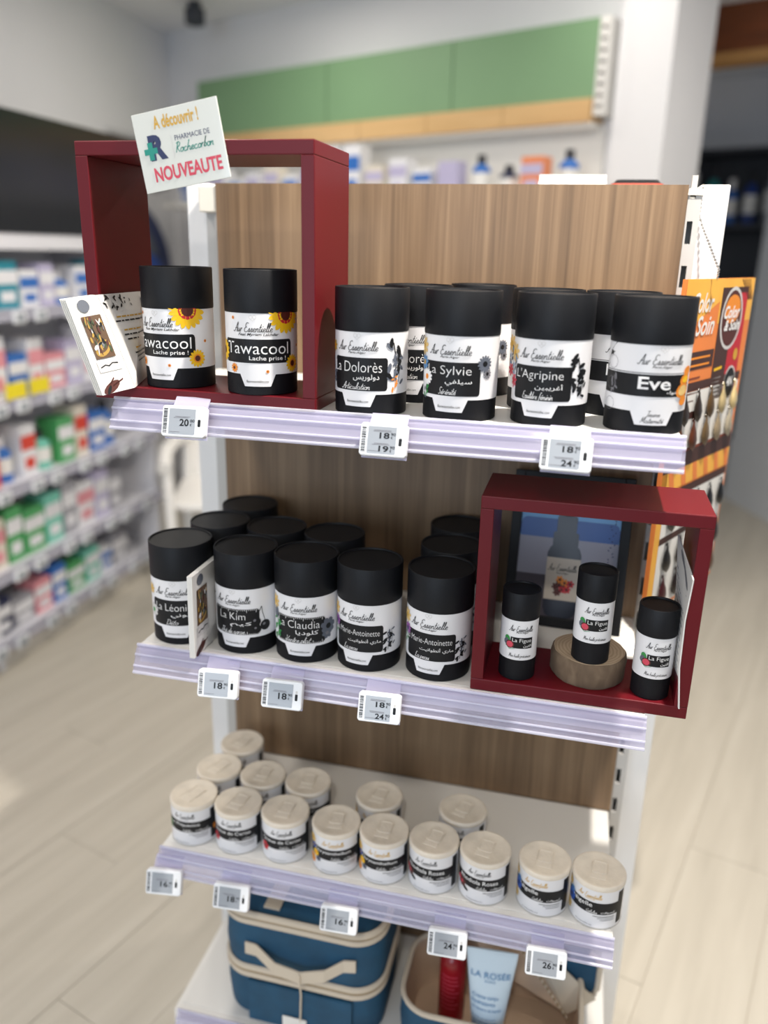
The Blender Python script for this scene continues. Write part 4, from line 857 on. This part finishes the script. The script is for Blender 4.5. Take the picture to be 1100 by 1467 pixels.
# ---------------------------------------------------------------- bags on the bottom shelf
mat('bag_teal', srgb(22, 72, 102), .75, vary=.15, vscale=30, bump=.4, bscale=500); mat('bag_cream', srgb(206, 194, 176), .8, bump=.3, bscale=600); mat('zip_tan', srgb(150, 130, 100), .6); mat('bag_lining', srgb(196, 170, 146), .8, vary=.08, vscale=20)
bg = thing('vanity_bag', 'teal fabric vanity bag with cream zips and handle on the bottom shelf', 'bag', (.204, -.146, Z4)); bw, bd = .262, .175
def ring(w, d, z, r=.05, n=8): return rr(w, d, r, z, n)
MB().loops([ring(bw - .02, bd - .02, 0), ring(bw, bd, .012), ring(bw + .006, bd + .006, .06), ring(bw, bd, .098)], 'bag_teal').build('lower_body', bg)
MB().loops([ring(bw, bd, .104), ring(bw + .006, bd + .006, .14), ring(bw, bd, .200), ring(bw - .006, bd - .006, .209)], 'bag_teal').build('upper_body', bg)
MB().loops([ring(bw - .004, bd - .004, .211), ring(bw - .03, bd - .03, .220, .04), ring(bw - .12, bd - .1, .223, .02)], 'bag_teal').build('top_cover', bg)
def wavy(w, d, z, amp, r=.05): return [(x, y, z + amp * math.cos(x * 18) * (1 if y < 0 else 0)) for x, y, _ in rr(w, d, r, z, 10)]
for z, rd in ((.094, .0055), (.108, .0055), (.201, .006), (.214, .006)): MB().tube(wavy(bw + .004, bd + .004, z, .002), rd, 'bag_cream', 8, True, .7).build('piping', bg)
for z in (.101, .2075): MB().tube(wavy(bw + .004, bd + .004, z, .002), .0028, 'zip_tan', 6, True).build('zipper', bg)
for sx in (-.045,): MB().add([(sx - .013, -bd / 2 + .01, .2205), (sx + .013, -bd / 2 + .01, .2205), (sx + .013, bd / 2 - .01, .2225), (sx - .013, bd / 2 - .01, .2225), (sx - .013, -bd / 2 + .01, .2235), (sx + .013, -bd / 2 + .01, .2235), (sx + .013, bd / 2 - .01, .2255), (sx - .013, bd / 2 - .01, .2255)], [(0, 3, 2, 1), (4, 5, 6, 7), (0, 1, 5, 4), (1, 2, 6, 5), (2, 3, 7, 6), (3, 0, 4, 7)], 'bag_cream').build('top_strap', bg)
yf = -bd / 2 - .005
hp = [(-.085, yf, .150), (-.066, yf - .001, .150), (-.03, yf - .014, .136), (.012, yf - .016, .131), (.05, yf - .012, .141), (.078, yf - .001, .157), (.097, yf, .160)]
vs = []
for x, y, z in hp: vs += [(x, y - .0015, z - .011), (x, y - .0015, z + .011), (x, y + .0015, z + .011), (x, y + .0015, z - .011)]
MB().add(vs, [(i * 4 + k, i * 4 + (k + 1) % 4, i * 4 + 4 + (k + 1) % 4, i * 4 + 4 + k) for i in range(6) for k in range(4)] + [(0, 3, 2, 1), (24, 25, 26, 27)], 'bag_cream').build('handle', bg)
MB().box(-.082, .092, yf - .0035, yf + .004, .006, .086, 'bag_teal').build('front_pocket', bg, .002)
MB().tube([(.012, yf - .019, .140), (.0125, yf - .019, .122), (.011, yf - .010, .09), (.008, yf - .0065, .03)], .0016, 'bag_cream', 6).build('tag_string', bg)
MB().box(-.022, .018, yf - .007, yf - .0055, .006, .034, 'paper').build('hang_tag', bg)
# open toiletry bag
b2 = thing('toiletry_bag', 'open teal toiletry bag with cream lining on the bottom shelf', 'bag', (.505, -.150, Z4)); w2, d2 = .280, .165
MB().loops([ring(w2 - .02, d2 - .02, 0), ring(w2, d2, .012), ring(w2 + .004, d2 + .004, .045), ring(w2, d2, .088)], 'bag_teal', True, False).build('outer_shell', b2)
MB().loops([ring(w2, d2, .088), ring(w2 - .008, d2 - .008, .0885), ring(w2 - .010, d2 - .010, .045), ring(w2 - .03, d2 - .03, .006)], 'bag_lining', False, True).build('lining', b2)
MB().tube(ring(w2 - .002, d2 - .002, .089), .0042, 'bag_cream', 8, True).build('rim_piping', b2)
gs = sheet((.120, .022, .038), (.164, .040, .062), (.052, .036, .165), (-.040, .050, .165), .003, 'bag_cream', 'lid_gusset', b2)
zt = MB(); A, B = Vector((.034, .020, .160)), Vector((.122, .010, .042))
for i in range(30):
    c = A.lerp(B, i / 29); zt.box(c.x - .0014, c.x + .0014, c.y - .003, c.y + .001, c.z - .0009, c.z + .0009, 'zip_tan' if i % 2 else 'bag_cream')
zt.build('zipper_teeth', b2)
sheet((-.02, .030, .100), (.114, .020, .044), (.034, .034, .160), (-.045, .046, .165), .003, 'bag_lining', 'lid_lining', b2)
lp = [(.075, .060), (.150, .060), (.160, .068), (.164, .080), (.164, .128), (.158, .142), (.146, .148), (.060, .148)]
lo = MB(); lo.prism(lp, .046, .054, 'bag_teal'); lo.build('lid_panel', b2)
MB().tube([(x, .045, z) for x, z in lp[1:7]], .0045, 'bag_cream', 8).build('lid_piping', b2)
# cream tube and red bottle standing in the open bag
mat('tube_blue', srgb(196, 216, 232), .3); mat('tube_ink', srgb(92, 140, 184), .4); mat('bottle_red', srgb(150, 24, 34), .2)
ct = thing('cream_tube', 'pale blue cosmetic cream tube standing in the open toiletry bag', 'cream tube', (.503, -.196, Z4 + .0062), R_(4))
rings = []
for z, w, d in ((.030, .040, .040), (.034, .046, .044), (.08, .054, .040), (.13, .064, .028), (.175, .074, .012), (.190, .0765, .0035), (.199, .077, .0030)):
    rings.append([(w / 2 * math.cos(a), d / 2 * math.sin(a), z) for a in [2 * math.pi * i / 32 for i in range(32)]])
MB().loops(rings, 'tube_blue').build('tube_body', ct); MB().lathe([(.017, 0), (.018, .002), (.018, .030)], 'white_metal', 32).build('screw_cap', ct)
def tmap(u, v, o):
    t = [(.034, .046, .044), (.08, .054, .040), (.13, .064, .028), (.175, .074, .012), (.190, .0765, .0035), (.199, .077, .003)]
    for a, b in zip(t, t[1:]):
        if v <= b[0]: break
    f = (v - a[0]) / (b[0] - a[0]); w = (a[1] + (b[1] - a[1]) * f) / 2; d = (a[2] + (b[2] - a[2]) * f) / 2
    x = max(-.98, min(.98, u / w)); return (u, -d * math.sqrt(1 - x * x) - o - .0006, v)
p = Print(tmap); p.L = .0003
p.text('LA ROSÉE', 0, .160, .060, .0125, 'tube_ink', 0, .012); p.text('PARIS', 0, .149, .016, .0040, 'tube_ink'); p.text('Crème corps', -.006, .121, .040, .0085, 'tube_ink', 0, .014); p.text('hydratante', -.008, .110, .036, .0085, 'tube_ink', 0, .014)
p.text('au beurre de karité', -.003, .100, .044, .0050, 'tube_ink', 0, .01); p.text('Corps sec et mains', -.006, .084, .036, .0042, 'tube_ink')
for j in range(4): p.rect(-.022, .014 - .003 * (j % 2), .076 - j * .006, .078 - j * .006, 'tube_ink', 2, 0, 8)
p.build('lettering', ct.children[0], .003)
rb = thing('red_bottle', 'dark red translucent bottle standing in the open toiletry bag', 'bottle', (.440, -.150, Z4 + .0062))
MB().lathe([(.018, 0), (.0215, .004), (.0215, .120), (.017, .132), (.011, .138)], 'bottle_red', 36).build('body', rb); MB().lathe([(.0125, .138), (.0125, .168), (.011, .171)], 'bottle_red', 28).build('cap', rb)
p = Print(cyl(.0215)); g_ = random.Random(9)
for j in range(9): p.rect(-.016, .014 - .008 * g_.random(), .100 - j * .008, .102 - j * .008, 'ink_rose', 1.5, 0, 8)
p.build('printed_lines', rb.children[0])
